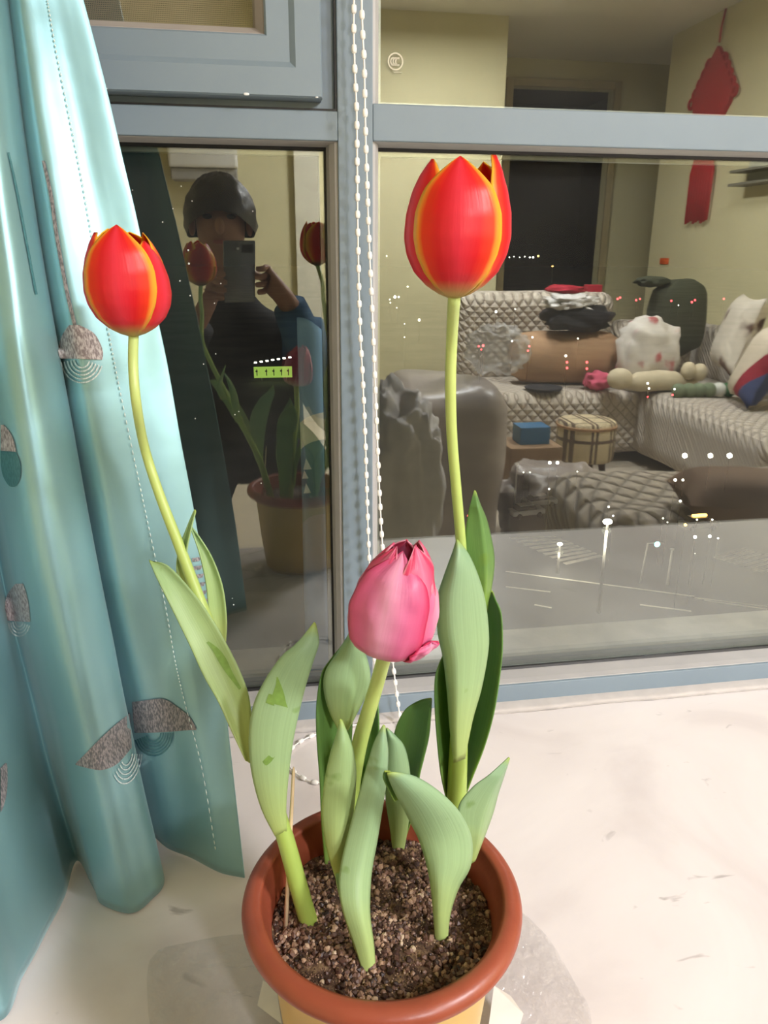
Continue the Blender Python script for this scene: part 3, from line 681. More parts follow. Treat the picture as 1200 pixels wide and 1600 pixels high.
leaf(tC, [(616, 1252, 626, 1248), (606, 1232, 622, 1228), (599, 1215, 614, 1214), (601, 1205, 609, 1205)], (y0+.012, y0+.002), .004, M_leafd)
leaf(tC, [(734, 1350, 742, 1345), (722, 1300, 757, 1306), (716, 1262, 770, 1270), (738, 1231, 778, 1240), (764, 1211, 787, 1213), (795, 1183, 796, 1185)], y0+.032, -.012, M_leaf, mid=.76, p=1.0, tw=-.006)
tF = empty('tulip', atz(622, 1326, SOILZ), 'young flowerless tulip at the back of the pot with a dark shaded leaf', 'tulip', GRP)
y0 = sY(622, 1325)
leaf(tF, [(614, 1330, 631, 1328), (609, 1290, 638, 1285), (603, 1250, 641, 1240), (602, 1205, 640, 1205), (602, 1165, 632, 1168), (603, 1148, 618, 1150), (604, 1137, 606, 1139)], (y0, y0-.004), -.007)
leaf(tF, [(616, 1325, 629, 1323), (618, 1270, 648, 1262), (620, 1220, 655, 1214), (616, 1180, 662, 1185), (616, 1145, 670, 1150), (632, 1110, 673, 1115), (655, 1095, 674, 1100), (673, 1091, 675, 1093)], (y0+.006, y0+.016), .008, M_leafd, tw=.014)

# ---- wooden skewer stuck into the soil
sp0 = atz(446, 1456, SOILZ-.004); sp1 = aty(459, 1198, sp0.y+.030)
obj('wooden_skewer', tube([sp0, sp0.lerp(sp1, .5), sp0.lerp(sp1, .97), sp1], [.0017, .0016, .0013, .0004], 8), plain('bamboo', srgb(226, 200, 158), 0.6, var=.06), None)
tag(bpy.data.objects['wooden_skewer'], 'thin pale bamboo skewer stuck in the soil at the left of the pot', 'skewer')

# ================================================================== teal satin curtain
def satin():
    m = newmat('teal_satin'); p = P(m)
    tc = N(m, 'ShaderNodeTexCoord')
    nz = N(m, 'ShaderNodeTexNoise'); nz.inputs['Scale'].default_value = 6; nz.inputs['Detail'].default_value = 4; L(m, tc.outputs['Object'], nz.inputs['Vector'])
    r = ramp(m, nz.outputs['Fac'], [(0.3, srgb(134, 178, 186)), (0.7, srgb(146, 189, 196))])
    L(m, r.outputs['Color'], p.inputs['Base Color'])
    p.inputs['Metallic'].default_value = 0.58; p.inputs['Roughness'].default_value = 0.41; p.inputs['Specular IOR Level'].default_value = 0.8
    p.inputs['Sheen Weight'].default_value = 0.35; p.inputs['Sheen Roughness'].default_value = 0.4; p.inputs['Sheen Tint'].default_value = (0.75, 0.95, 0.95, 1)
    p.inputs['Anisotropic'].default_value = 0.0
    wv = N(m, 'ShaderNodeTexNoise'); wv.inputs['Scale'].default_value = 18; wv.inputs['Detail'].default_value = 2; L(m, tc.outputs['Object'], wv.inputs['Vector'])
    bp = N(m, 'ShaderNodeBump'); bp.inputs['Strength'].default_value = 0.10; bp.inputs['Distance'].default_value = 0.01
    L(m, wv.outputs['Fac'], bp.inputs['Height']); L(m, bp.outputs['Normal'], p.inputs['Normal'])
    return m
bot = [atz(*q, 0.002) for q in ((382, 1372), (345, 1364), (300, 1341), (262, 1325), (228, 1300), (258, 1372), (234, 1408), (204, 1427), (160, 1414), (147, 1390), (120, 1345), (101, 1401), (67, 1469), (37, 1525), (5, 1592), (-70, 1600), (-150, 1560))]
mid_ = [aty(x, y, Y) for x, y, Y in ((286, 700, -.248), (250, 700, -.257), (205, 700, -.267), (145, 700, -.275), (106, 700, -.240), (118, 702, -.268), (88, 702, -.298), (55, 702, -.312), (10, 700, -.300), (-15, 700, -.275), (-35, 700, -.250), (-50, 700, -.275), (-85, 702, -.310), (-120, 704, -.33), (-160, 704, -.34), (-230, 700, -.33), (-300, 700, -.29))]
top_ = [aty(x, y, Y) for x, y, Y in ((131, 0, -.194), (108, 0, -.202), (75, 0, -.212), (28, 0, -.222), (0, 0, -.185), (14, 0, -.205), (-8, 0, -.232), (-40, 0, -.245), (-72, 0, -.235), (-92, 0, -.212), (-110, 0, -.190), (-122, 0, -.212), (-150, 0, -.235), (-180, 0, -.250), (-220, 0, -.250), (-280, 0, -.240), (-340, 0, -.205))]
NC, NR = 220, 150
def curt(s, t):
    a = Vector(cat([tuple(v) for v in bot], s)); b = Vector(cat([tuple(v) for v in mid_], s)); c = Vector(cat([tuple(v) for v in top_], s))
    if t <= 1:
        # quadratic through the three measured rows (t = 0, 0.52, 1)
        h = 0.52
        q = a*((t-h)*(t-1)/h)+b*(t*(t-1)/(h*(h-1)))+c*(t*(t-h)/(1-h))
    else: q = c+(c-b)*((t-1)/0.48)
    n = 0.004*noise.noise(Vector((s*14, t*2.2, 3)))+0.0022*noise.noise(Vector((s*9+t*5, t*7, 8)))
    q.y += n*min(1, t*4+0.15); q.x += 0.4*n
    if q.z < 0.0015: q.z = 0.0015
    return q
TT = 1.62
cvf = grid(lambda i, j: curt(i, j*TT), NC, NR)
cur = obj('curtain', cvf, satin(), None)
tag(cur, 'teal satin curtain with woven grey flowers hanging at the left of the window', 'curtain')
sol = cur.modifiers.new('thickness', 'SOLIDIFY'); sol.thickness = 0.0012; sol.offset = 1
bvh = BVHTree.FromPolygons(cvf[0], cvf[1])
def on_curt(x, y, lift=0.0012):
    d = ray(x, y); h = bvh.ray_cast(CAM, d)
    if h[0] is None: return None
    return h[0]-d*lift
def patch(name, st, m, nu=7, nv=14, lift=0.0014):
    V = []; ok = True
    for j in range(nv):
        xl, yl, xr, yr = cat(st, j/(nv-1))
        for i in range(nu):
            u = i/(nu-1); q = on_curt(xl+(xr-xl)*u, yl+(yr-yl)*u, lift)
            if q is None: q = V[-1] if V else None
            if q is None: return None
            V.append(q)
    Fc = [(j*nu+i, j*nu+i+1, (j+1)*nu+i+1, (j+1)*nu+i) for j in range(nv-1) for i in range(nu-1)]
    return obj(name, (V, Fc), m, cur)
def weave(name, ca, cb, sc=700):
    m = newmat(name); p = P(m); p.inputs['Roughness'].default_value = 0.5
    tc = N(m, 'ShaderNodeTexCoord'); mp = N(m, 'ShaderNodeMapping'); mp.inputs['Scale'].default_value = (sc, sc, sc*0.35); L(m, tc.outputs['Object'], mp.inputs[0])
    nz = N(m, 'ShaderNodeTexNoise'); nz.inputs['Scale'].default_value = 1; nz.inputs['Detail'].default_value = 2; L(m, mp.outputs[0], nz.inputs['Vector'])
    r = ramp(m, nz.outputs['Fac'], [(0.4, ca), (0.62, cb)]); L(m, r.outputs['Color'], p.inputs['Base Color']); return m
M_grey = weave('woven_grey_thread', srgb(128, 118, 122), srgb(196, 190, 192))
M_dgrey = weave('woven_dark_thread', srgb(96, 98, 104), srgb(160, 154, 156))
M_pale = weave('woven_pale_thread', srgb(176, 196, 198), srgb(214, 226, 226))
M_teal = weave('woven_teal_thread', srgb(58, 108, 116), srgb(78, 128, 134))
M_thread = plain('white_stitch_thread', srgb(222, 236, 234), 0.6)
patch('woven_stem_and_fold_line', [(65, 251, 70, 251), (77, 307, 83, 307), (85, 365, 91, 365), (96, 427, 102, 427), (104, 467, 110, 467), (114, 508, 120, 508)], M_dgrey, 3, 30)
patch('woven_stem_and_fold_line', [(12, 238, 15, 238), (25, 300, 29, 300), (40, 380, 44, 380), (55, 460, 59, 460)], M_teal, 3, 20)  # dark edge of a curtain fold, its shade drawn as a coloured line
patch('woven_flower', [(108, 508, 124, 508), (99, 520, 145, 519), (93, 535, 155, 533), (91, 550, 161, 549), (94, 560, 160, 562)], M_grey)
def arcs(cx, cy, rx, ry, n, m, a0=0.1, a1=0.95, wpx=2.2, slant=0.0):
    for k in range(n):
        f = 0.38+0.62*k/(n-1)
        st = []
        for q in range(9):
            a = PI*(a0+(a1-a0)*q/8); x = cx+rx*f*math.cos(a)*1.0; y = cy+ry*f*math.sin(a)+slant*(x-cx)
            nx, ny = math.cos(a), math.sin(a)
            st.append((x-nx*wpx/2, y-ny*wpx/2, x+nx*wpx/2, y+ny*wpx/2))
        patch('woven_arc', st, m, 2, 16, 0.0016)
arcs(128, 560, 33, 38, 5, M_pale)
patch('woven_flower', [(1, 664, 6, 664), (1, 676, 15, 675), (1, 690, 22, 690), (1, 704, 25, 706)], M_grey)
patch('woven_flower', [(1, 705, 25, 707), (1, 722, 31, 722), (4, 742, 32, 742), (12, 757, 27, 757), (18, 761, 22, 761)], M_teal)
patch('woven_flower', [(24, 912, 36, 912), (11, 930, 41, 928), (8, 950, 45, 948), (12, 970, 47, 972)], M_grey)
arcs(30, 970, 17, 24, 4, M_pale)
patch('woven_leaf', [(118, 1193, 118, 1195), (138, 1173, 140, 1201), (158, 1153, 161, 1203), (181, 1132, 184, 1193), (203, 1114, 206, 1168)], M_dgrey)
arcs(198, 1178, 24, 46, 5, M_pale, 0.05, 0.8, 2.0, -0.3)
patch('woven_leaf', [(206, 1097, 210, 1145), (230, 1094, 232, 1145), (256, 1092, 258, 1144), (280, 1107, 280, 1142), (296, 1120, 296, 1141), (306, 1137, 307, 1141)], M_dgrey)
arcs(240, 1145, 30, 36, 6, M_teal, 0.0, 0.9)
patch('woven_leaf', [(1, 1200, 3, 1198), (1, 1212, 11, 1194), (1, 1240, 11, 1236), (1, 1270, 5, 1262)], M_dgrey)
for k in range(7):
    y = 872+k*13; x = 300+k*2.2
    patch('woven_bar', [(x, y, x+15, y-2), (x+1, y+6, x+17, y+4)], M_dgrey, 4, 2)
# stitched side hem
seam = [(74, 0), (87, 75), (107, 175), (126, 270), (143, 365), (155, 440), (172, 530), (188, 613), (213, 733), (233, 827), (257, 940), (273, 1030), (287, 1092), (315, 1199), (337, 1330)]
V = []; Fc = []
NSM = 150
for k in range(NSM):
    p0 = cat(seam, k/NSM); p1 = cat(seam, (k+0.62)/NSM)
    a = on_curt(*p0, 0.0015); b = on_curt(*p1, 0.0015)
    if a is None or b is None: continue
    v_, f_ = tube([a, a.lerp(b, .5)-ray(*p0)*0.0004, b], [.0003, .0006, .0003], 5); n0 = len(V); V += v_; Fc += [tuple(i+n0 for i in f) for f in f_]
sm = obj('seam_stitching', (V, Fc), M_thread, cur); sm['kind'] = 'stuff'

# ================================================================== white bead chain of the roller blind
M_chain = plain('white_plastic_bead', srgb(248, 246, 242), 0.35, var=0.02)
CY = -0.078
sl = lambda x, y: tuple(atz(x, y, 0.0035))
path = [tuple(aty(x, y, CY)) for x, y in ((561, -330), (553, 0), (554, 100), (557, 170), (558, 260), (559, 360), (562, 500), (567, 600), (571, 700), (574, 800), (577, 880), (581, 960), (585, 1030), (588, 1090))]
path += [sl(585, 1128), sl(560, 1132), sl(530, 1136), sl(497, 1146), sl(472, 1157), sl(455, 1170), sl(448, 1184), sl(454, 1200), sl(471, 1214), sl(497, 1223), sl(540, 1220), sl(585, 1200), sl(618, 1172), sl(630, 1148)]
path += [tuple(aty(x, y, CY)) for x, y in ((625, 1120), (620, 1085), (615, 1045), (610, 1000), (603, 920), (597, 845), (593, 770), (590, 700), (586, 600), (582, 500), (576, 360), (573, 270), (571, 200), (569, 100), (565, 0), (561, -330))]
dense = [Vector(cat(path, k/1600)) for k in range(1601)]
ch = empty('bead_chain', sl(470, 1180), 'white plastic bead chain loop hanging before the window mullion and coiled on the sill', 'chain')
obj('cord', tube(dense[::6], 0.0011, 6, False), M_chain, ch)
bmesh_b = None; acc = 0.0; step = 0.0178; nb = 0
bv = blob((0, 0, 0), (0.0029, 0.0029, 0.0046), 0, e=0.62, sub=2)
for k in range(1, len(dense)):
    acc += (dense[k]-dense[k-1]).length
    if acc >= step:
        acc = 0.0; p_ = dense[k]; d = (dense[min(k+1, 1600)]-dense[k-1]).normalized()
        if bmesh_b is None:
            o = obj('bead', bv, M_chain, ch); bmesh_b = o.data
            # obj() moved the vertices relative to the parent; bring the bead mesh back to its own centre
            off = wloc(ch)
            for v in bmesh_b.vertices: v.co += off
        else:
            o = bpy.data.objects.new('bead', bmesh_b); C.objects.link(o); o.parent = ch
        o.location = p_-wloc(ch); o.rotation_euler = Vector((0, 0, 1)).rotation_difference(d).to_euler(); nb += 1

# ================================================================== clear plastic film and paper under the pot
def film():
    m = newmat('clear_plastic_film'); nt = m.node_tree; nt.nodes.remove(P(m)); out = nt.nodes['Material Output']
    tr = N(m, 'ShaderNodeBsdfTransparent'); tr.inputs['Color'].default_value = (0.99, 0.99, 0.99, 1)
    gl = N(m, 'ShaderNodeBsdfGlossy'); gl.inputs['Roughness'].default_value = 0.12
    tc = N(m, 'ShaderNodeTexCoord'); vz = N(m, 'ShaderNodeTexVoronoi'); vz.feature = 'DISTANCE_TO_EDGE'; vz.inputs['Scale'].default_value = 26; nzz = N(m, 'ShaderNodeTexNoise'); nzz.inputs['Scale'].default_value = 12; nzz.inputs['Detail'].default_value = 6
    L(m, tc.outputs['Object'], nzz.inputs['Vector']); L(m, nzz.outputs['Color'], vz.inputs['Vector']); vz.inputs['Scale'].default_value = 9
    bmp = N(m, 'ShaderNodeBump'); bmp.inputs['Strength'].default_value = 1.0; bmp.inputs['Distance'].default_value = 0.035; L(m, vz.outputs['Distance'], bmp.inputs['Height'])
    L(m, bmp.outputs['Normal'], gl.inputs['Normal'])
    df = N(m, 'ShaderNodeBsdfDiffuse'); df.inputs['Color'].default_value = (0.9, 0.89, 0.88, 1); L(m, bmp.outputs['Normal'], df.inputs['Normal'])
    lw = N(m, 'ShaderNodeLayerWeight'); lw.inputs['Blend'].default_value = 0.22
    a = N(m, 'ShaderNodeMixShader'); fm = N(m, 'ShaderNodeMath', operation='MULTIPLY_ADD'); fm.inputs[1].default_value = 0.30; fm.inputs[2].default_value = 0.05; L(m, lw.outputs['Facing'], fm.inputs[0]); L(m, fm.outputs[0], a.inputs[0]); L(m, tr.outputs[0], a.inputs[1]); L(m, gl.outputs[0], a.inputs[2])
    b = N(m, 'ShaderNodeMixShader'); b.inputs[0].default_value = 0.07; L(m, a.outputs[0], b.inputs[1]); L(m, df.outputs[0], b.inputs[2])
    L(m, b.outputs[0], out.inputs['Surface']); return m
outl = []
for x, y in ((235, 1500), (232, 1600), (250, 1482), (300, 1474), (350, 1466), (400, 1462), (450, 1440), (790, 1424), (815, 1428), (850, 1456), (880, 1500), (905, 1550), (925, 1600), (935, 1650)):
    q = atz(x, y, 0); outl.append((math.atan2(q.y-PC.y, q.x-PC.x), math.hypot(q.x-PC.x, q.y-PC.y)))
outl += [(-PI/2, 0.088), (-PI*0.75, 0.12), (-PI*0.25, 0.115), (PI*0.40, 0.10), (PI*0.6, 0.10)]
outl.sort(); outl = [(outl[-1][0]-2*PI, outl[-1][1])]+outl+[(outl[0][0]+2*PI, outl[0][1])]
def film_pt(i, j):
    a = -PI+2*PI*i; R_ = lerpt(outl, a)+0.004*noise.noise(Vector((math.cos(a)*6, math.sin(a)*6, 0)))
    r = 0.072+(R_-0.072)*j
    x, y = PC.x+r*math.cos(a), PC.y+r*math.sin(a)
    puff = math.sin(min(j*1.15, 1)*PI)**0.8 if j < 0.87 else 0
    k = Vector((x*34, y*34, 1))
    h = 0.010*puff*(0.55+0.9*noise.noise(k))+0.009*puff*abs(noise.noise(k*1.9+Vector((9, 2, 0))))+0.005*puff*abs(noise.noise(k*4.3))
    if j > 0.82: h += 0.003*math.sin((j-0.82)/0.18*PI)
    return Vector((x, y, 0.0012+max(h, 0)))
fo = obj('plastic_film', grid(film_pt, 241, 60), film(), None)
tag(fo, 'crumpled clear plastic film spread on the marble sill under the pot', 'plastic film')
def paper(pts, label):
    V = [atz(x, y, z) for x, y, z in pts]+[atz(x, y, z-0.0006) for x, y, z in pts]; n = len(pts)
    Fc = [tuple(range(n)), tuple(range(n, 2*n))[::-1]]+[(k, (k+1) % n, n+(k+1) % n, n+k) for k in range(n)]
    o = obj('paper_tag', (V, Fc), plain('white_paper', srgb(240, 236, 230), 0.8), None, False); return tag(o, label, 'paper')
paper([(402, 1571, .0165), (411, 1532, .019), (432, 1545, .018), (440, 1600, .0162)], 'small white paper corner under the left side of the pot')
paper([(760, 1628, .016), (772, 1540, .018), (798, 1556, .019), (818, 1584, .0168), (805, 1625, .016)], 'white paper corner sticking out under the right side of the pot')

# ================================================================== the room behind the viewer (seen mirrored in the panes)
def quilt(name, ca, cb, sc=16.0, bump=0.8):
    m = newmat(name); p = P(m); p.inputs['Roughness'].default_value = 0.8; p.inputs['Sheen Weight'].default_value = 0.2
    tc = N(m, 'ShaderNodeTexCoord'); hs = []
    sp = N(m, 'ShaderNodeSeparateXYZ'); L(m, tc.outputs['Object'], sp.inputs[0])
    for sgn in (1, -1):
        a = N(m, 'ShaderNodeMath', operation='MULTIPLY'); a.inputs[1].default_value = sgn; L(m, sp.outputs['X'], a.inputs[0])
        b = N(m, 'ShaderNodeMath', operation='ADD'); L(m, sp.outputs['Y'], b.inputs[0]); L(m, sp.outputs['Z'], b.inputs[1])
        c = N(m, 'ShaderNodeMath', operation='ADD'); L(m, a.outputs[0], c.inputs[0]); L(m, b.outputs[0], c.inputs[1])
        d = N(m, 'ShaderNodeMath', operation='MULTIPLY'); d.inputs[1].default_value = sc*PI; L(m, c.outputs[0], d.inputs[0])
        e = N(m, 'ShaderNodeMath', operation='SINE'); L(m, d.outputs[0], e.inputs[0])
        f = N(m, 'ShaderNodeMath', operation='ABSOLUTE'); L(m, e.outputs[0], f.inputs[0]); hs.append(f)
    mn = N(m, 'ShaderNodeMath', operation='MINIMUM'); L(m, hs[0].outputs[0], mn.inputs[0]); L(m, hs[1].outputs[0], mn.inputs[1])
    r = ramp(m, mn.outputs[0], [(0.0, ca), (0.35, cb)]); L(m, r.outputs['Color'], p.inputs['Base Color'])
    bp = N(m, 'ShaderNodeBump'); bp.inputs['Strength'].default_value = bump; bp.inputs['Distance'].default_value = 0.02
    L(m, mn.outputs[0], bp.inputs['Height']); L(m, bp.outputs['Normal'], p.inputs['Normal']); return m
M_quilt = quilt('quilted_sofa_cover', srgb(150, 134, 118), srgb(206, 194, 178))
M_quiltd = quilt('quilted_grey_cover', srgb(128, 114, 100), srgb(182, 168, 150), 11.0, 1.0)
SEAT = -0.12
sofa = empty('corner_sofa', (2.2, -3.5, FLOOR), 'corner sofa under a pale quilted cover, mirrored in the right pane', 'sofa')
def swell(vf, amp, seed):
    return [v+Vector((noise.noise(v*3+Vector((seed, 0, 0))), noise.noise(v*3+Vector((0, seed, 0))), noise.noise(v*3.3+Vector((0, 0, seed)))))*amp for v in vf[0]], vf[1]
def soft(x0, x1, y0, y1, z0, z1, bev=0.07, amp=0.012, seed=1, cuts=10):
    bm = bmesh.new(); bmesh.ops.create_cube(bm, size=1)
    for v in bm.verts: v.co = Vector(((x0+x1)/2+v.co.x*(x1-x0), (y0+y1)/2+v.co.y*(y1-y0), (z0+z1)/2+v.co.z*(z1-z0)))
    bmesh.ops.bevel(bm, geom=bm.edges[:], offset=bev, segments=5, profile=0.5, affect='EDGES')
    bmesh.ops.subdivide_edges(bm, edges=[e for e in bm.edges if e.calc_length() > 0.12], cuts=cuts, use_grid_fill=True)
    bm.verts.index_update()
    r = ([v.co.copy() for v in bm.verts], [tuple(v.index for v in f.verts) for f in bm.faces]); bm.free(); return swell(r, amp, seed)
obj('seat', soft(1.22, 3.0, -3.98, -3.12, FLOOR+0.05, SEAT, 0.08, seed=2), M_quilt, sofa)
obj('chaise_seat', soft(2.18, 3.0, -3.2, -1.9, FLOOR+0.05, SEAT+0.005, 0.09, seed=3), M_quilt, sofa)
obj('backrest', soft(1.24, 2.3, -3.99, -3.74, SEAT-0.05, 0.40, 0.09, seed=4), M_quilt, sofa)
obj('backrest', soft(2.3, 3.0, -3.99, -3.74, SEAT-0.05, 0.22, 0.09, seed=5), M_quilt, sofa)
obj('backrest', soft(2.84, 3.03, -3.8, -1.92, SEAT-0.05, 0.20, 0.08, seed=6), M_quilt, sofa)
for x, y in ((1.3, -3.9), (1.3, -3.2), (2.9, -3.9), (2.9, -2.0), (2.3, -2.0)):
    obj('leg', lathe([(0.028, FLOOR), (0.028, FLOOR+0.06)], (x, y, 0), 12), M_dark, sofa)
def thing1(name, vf, m, label, cat_, smooth=True): return tag(obj(name, vf, m, None, smooth), label, cat_)
M_tan = plain('tan_velvet', srgb(178, 140, 104), 0.8, var=0.08, scale=5)
a = my(800, 538, 3.5); b = my(968, 545, 3.42); a.z = b.z = SEAT+0.155
bv_ = tube([a.lerp(b, k/10) for k in range(11)], [0.10, 0.145, 0.155, 0.157, 0.156, 0.157, 0.156, 0.157, 0.155, 0.145, 0.10], 24)
thing1('bolster', bv_, M_tan, 'tan bolster cushion lying along the sofa back', 'cushion')
M_blk = plain('black_cloth', srgb(38, 36, 40), 0.85); M_wht = plain('white_cloth', srgb(214, 210, 206), 0.85, var=0.06)
M_redc = plain('red_cloth', srgb(176, 30, 52), 0.8); M_grn = plain('dark_green_cloth', srgb(64, 66, 48), 0.85)
M_cream = plain('cream_plush', srgb(208, 194, 164), 0.95, var=0.05, bump=0.4, bscale=220)
q = my(900, 505, 3.4); thing1('dark_jacket', blob((q.x, q.y, q.z+0.035), (0.20, 0.12, 0.075), 0.25, 2.2, 3, 0.8), M_blk, 'black jacket thrown over the tan bolster', 'jacket')
q = my(890, 487, 3.38); thing1('white_shirt', blob((q.x, q.y, q.z+0.055), (0.14, 0.10, 0.04), 0.45, 2.6, 5, 0.8), M_wht, 'white shirt crumpled on top of the black jacket', 'shirt')
q = my(880, 455, 3.85); thing1('red_hat', blob((q.x, q.y, q.z+0.01), (0.12, 0.08, 0.03), 0.3, 2.0, 8, 0.9), M_redc, 'small red hat lying on the sofa back', 'hat')
q = my(925, 465, 3.85); thing1('gift_box', box(q.x-0.05, q.x+0.05, q.y-0.03, q.y+0.03, 0.22, q.z+0.08, 0.004), M_redc, 'small red patterned box standing behind the sofa cushions', 'box', False)
def printed(name, ca, cb, sc, lo, hi):
    m = newmat(name); p = P(m); p.inputs['Roughness'].default_value = 0.75; tc = N(m, 'ShaderNodeTexCoord')
    nz = N(m, 'ShaderNodeTexVoronoi'); nz.inputs['Scale'].default_value = sc; L(m, tc.outputs['Object'], nz.inputs['Vector'])
    n2 = N(m, 'ShaderNodeTexNoise'); n2.inputs['Scale'].default_value = sc*1.6; n2.inputs['Detail'].default_value = 4; L(m, tc.outputs['Object'], n2.inputs['Vector'])
    ad = N(m, 'ShaderNodeMath', operation='ADD'); L(m, nz.outputs['Distance'], ad.inputs[0]); L(m, n2.outputs['Fac'], ad.inputs[1])
    r = ramp(m, ad.outputs[0], [(lo, ca), (hi, cb)]); L(m, r.outputs['Color'], p.inputs['Base Color']); return m
q = my(1010, 516, 3.20); thing1('shopping_bag', blob((q.x+0.02, q.y, SEAT+0.20), (0.18, 0.10, 0.20), 0.2, 2.4, 12, 0.8), printed('white_bag_pink_print', srgb(186, 96, 96), srgb(214, 206, 196), 7, 0.74, 0.86), 'crumpled white shopping bag with pink print on the sofa', 'bag')
q = my(1058, 486, 3.55)
bp_ = empty('backpack', (q.x, q.y, SEAT), 'dark green backpack leaning in the sofa corner', 'backpack')
obj('body', blob((q.x, q.y, q.z-0.04), (0.18, 0.12, 0.24), 0.10, 1.6, 14, 0.75), M_grn, bp_)
q2 = my(1020, 437, 3.55); obj('flap', blob((q2.x, q2.y, q2.z-0.01), (0.10, 0.07, 0.03), 0.3, 2.0, 15, 0.85), M_grn, bp_)
M_floral = printed('floral_cushion_print', srgb(104, 78, 66), srgb(214, 204, 188), 5, 0.66, 0.80)
q = mx(1152, 522, 2.70); thing1('floral_cushion', pillow((q.x, q.y, q.z), 0.46, 0.44, 0.16, (0.35, -1, 0), (0.3, 0, 1), 3), M_floral, 'white cushion with brown flowers leaning on the right wall', 'cushion')
def stripes(name):
    m = newmat(name); p = P(m); p.inputs['Roughness'].default_value = 0.8; tc = N(m, 'ShaderNodeTexCoord'); sp = N(m, 'ShaderNodeSeparateXYZ'); L(m, tc.outputs['Object'], sp.inputs[0])
    ad = N(m, 'ShaderNodeMath', operation='SUBTRACT'); L(m, sp.outputs['Z'], ad.inputs[0]); L(m, sp.outputs['Y'], ad.inputs[1])
    mr = N(m, 'ShaderNodeMapRange'); mr.inputs['From Min'].default_value = -0.1; mr.inputs['From Max'].default_value = 0.5; L(m, ad.outputs[0], mr.inputs['Value'])
    r = ramp(m, mr.outputs[0], [(0.0, srgb(60, 70, 110)), (0.16, srgb(150, 32, 50)), (0.34, srgb(210, 196, 174)), (0.8, srgb(214, 200, 180))]); r.color_ramp.interpolation = 'CONSTANT'
    L(m, r.outputs['Color'], p.inputs['Base Color']); return m
q = mx(1186, 572, 2.55); thing1('striped_cushion', pillow((q.x, q.y, q.z), 0.44, 0.40, 0.15, (0.4, -1, 0), (0.45, 0, 1), 6), stripes('cream_red_blue_panels'), 'cream cushion with red and blue corner at the right edge', 'cushion')
# plush dog lying on the seat
q = my(1030, 572, 3.05); z0 = SEAT+0.055
pl = empty('plush_dog', (q.x, q.y, SEAT), 'cream plush dog lying stretched out on the sofa seat', 'plush toy')
obj('body', tube([(q.x-0.20, q.y, z0), (q.x-0.12, q.y, z0+0.01), (q.x, q.y, z0+0.015), (q.x+0.10, q.y, z0+0.01), (q.x+0.16, q.y, z0)], [0.02, 0.055, 0.06, 0.055, 0.03], 16), M_cream, pl)
obj('head', blob((q.x-0.23, q.y, z0+0.03), (0.07, 0.06, 0.06), 0.05, 2, 2, 0.95, 3), M_cream, pl)
for dx, dz in ((0.17, 0.07), (0.24, 0.06)): obj('paw', blob((q.x+dx, q.y+0.02, z0+dz), (0.04, 0.04, 0.05), 0.05, 2, 3, 0.95, 3), M_cream, pl)
obj('tail', tube([(q.x+0.15, q.y, z0), (q.x+0.22, q.y, z0+0.0), (q.x+0.27, q.y, z0+0.04)], [0.02, 0.02, 0.012], 10), M_cream, pl)
q = my(1085, 582, 3.0)
gp = empty('plush_caterpillar', (q.x, q.y+0.13, SEAT), 'green striped tube shaped plush toy in front of the cream dog', 'plush toy')
M_g1 = plain('sage_plush', srgb(120, 132, 104), 0.95); M_g2 = plain('green_plush', srgb(44, 104, 62), 0.95); M_g3 = plain('white_plush', srgb(214, 214, 204), 0.95)
for k in range(6): obj('segment', blob((q.x-0.16+k*0.06, q.y+0.13, SEAT+0.042), (0.034, 0.04, 0.04), 0, e=0.85, sub=3), (M_g1, M_g1, M_g1, M_g1, M_g3, M_g2)[k], gp)
q = my(935, 577, 3.2); thing1('pink_toy', blob((q.x, q.y, SEAT+0.05), (0.075, 0.06, 0.05), 0.35, 3, 22, 0.9), plain('pink_plush', srgb(216, 92, 120), 0.9), 'small bright pink toy beside the head of the plush dog', 'toy')
q = my(850, 590, 3.21); thing1('dark_tray', lathe([(0.0, 0.0), (0.095, 0.0), (0.11, 0.016), (0.106, 0.018), (0.092, 0.006), (0.0, 0.006)], (q.x, q.y, SEAT+0.004), 36), M_blk, 'flat dark round tray on the sofa seat before the bolster', 'tray')
# plaid stool
def plaid():
    m = newmat('beige_plaid'); p = P(m); p.inputs['Roughness'].default_value = 0.85; tc = N(m, 'ShaderNodeTexCoord'); sp = N(m, 'ShaderNodeSeparateXYZ'); L(m, tc.outputs['Object'], sp.inputs[0])
    col = None
    for ax, s_, o_ in (('X', 9.0, 0.1), ('Z', 7.0, 0.3), ('X', 9.0, 0.32), ('Y', 9.0, 0.2)):
        a = N(m, 'ShaderNodeMath', operation='MULTIPLY_ADD'); a.inputs[1].default_value = s_; a.inputs[2].default_value = o_; L(m, sp.outputs[ax], a.inputs[0])
        f = N(m, 'ShaderNodeMath', operation='FRACT'); L(m, a.outputs[0], f.inputs[0])
        l_ = N(m, 'ShaderNodeMath', operation='LESS_THAN'); l_.inputs[1].default_value = 0.12; L(m, f.outputs[0], l_.inputs[0])
        if col is None: col = l_
        else:
            ad = N(m, 'ShaderNodeMath', operation='MAXIMUM'); L(m, col.outputs[0], ad.inputs[0]); L(m, l_.outputs[0], ad.inputs[1]); col = ad
    r = ramp(m, col.outputs[0], [(0.0, srgb(196, 180, 146)), (1.0, srgb(106, 88, 72))]); L(m, r.outputs['Color'], p.inputs['Base Color']); return m
sy = 2.8; q = my(917, 655, sy); st = empty('plaid_stool', (q.x, q.y, FLOOR), 'round beige plaid stool standing before the sofa', 'stool')
zt = q.z; sr = 0.155
obj('seat', lathe([(sr*0.97, zt-0.21), (sr, zt-0.19), (sr, zt-0.03), (sr*0.97, zt-0.008), (sr*0.9, zt), (0, zt+0.004)], (q.x, q.y, 0), 40), plaid(), st)
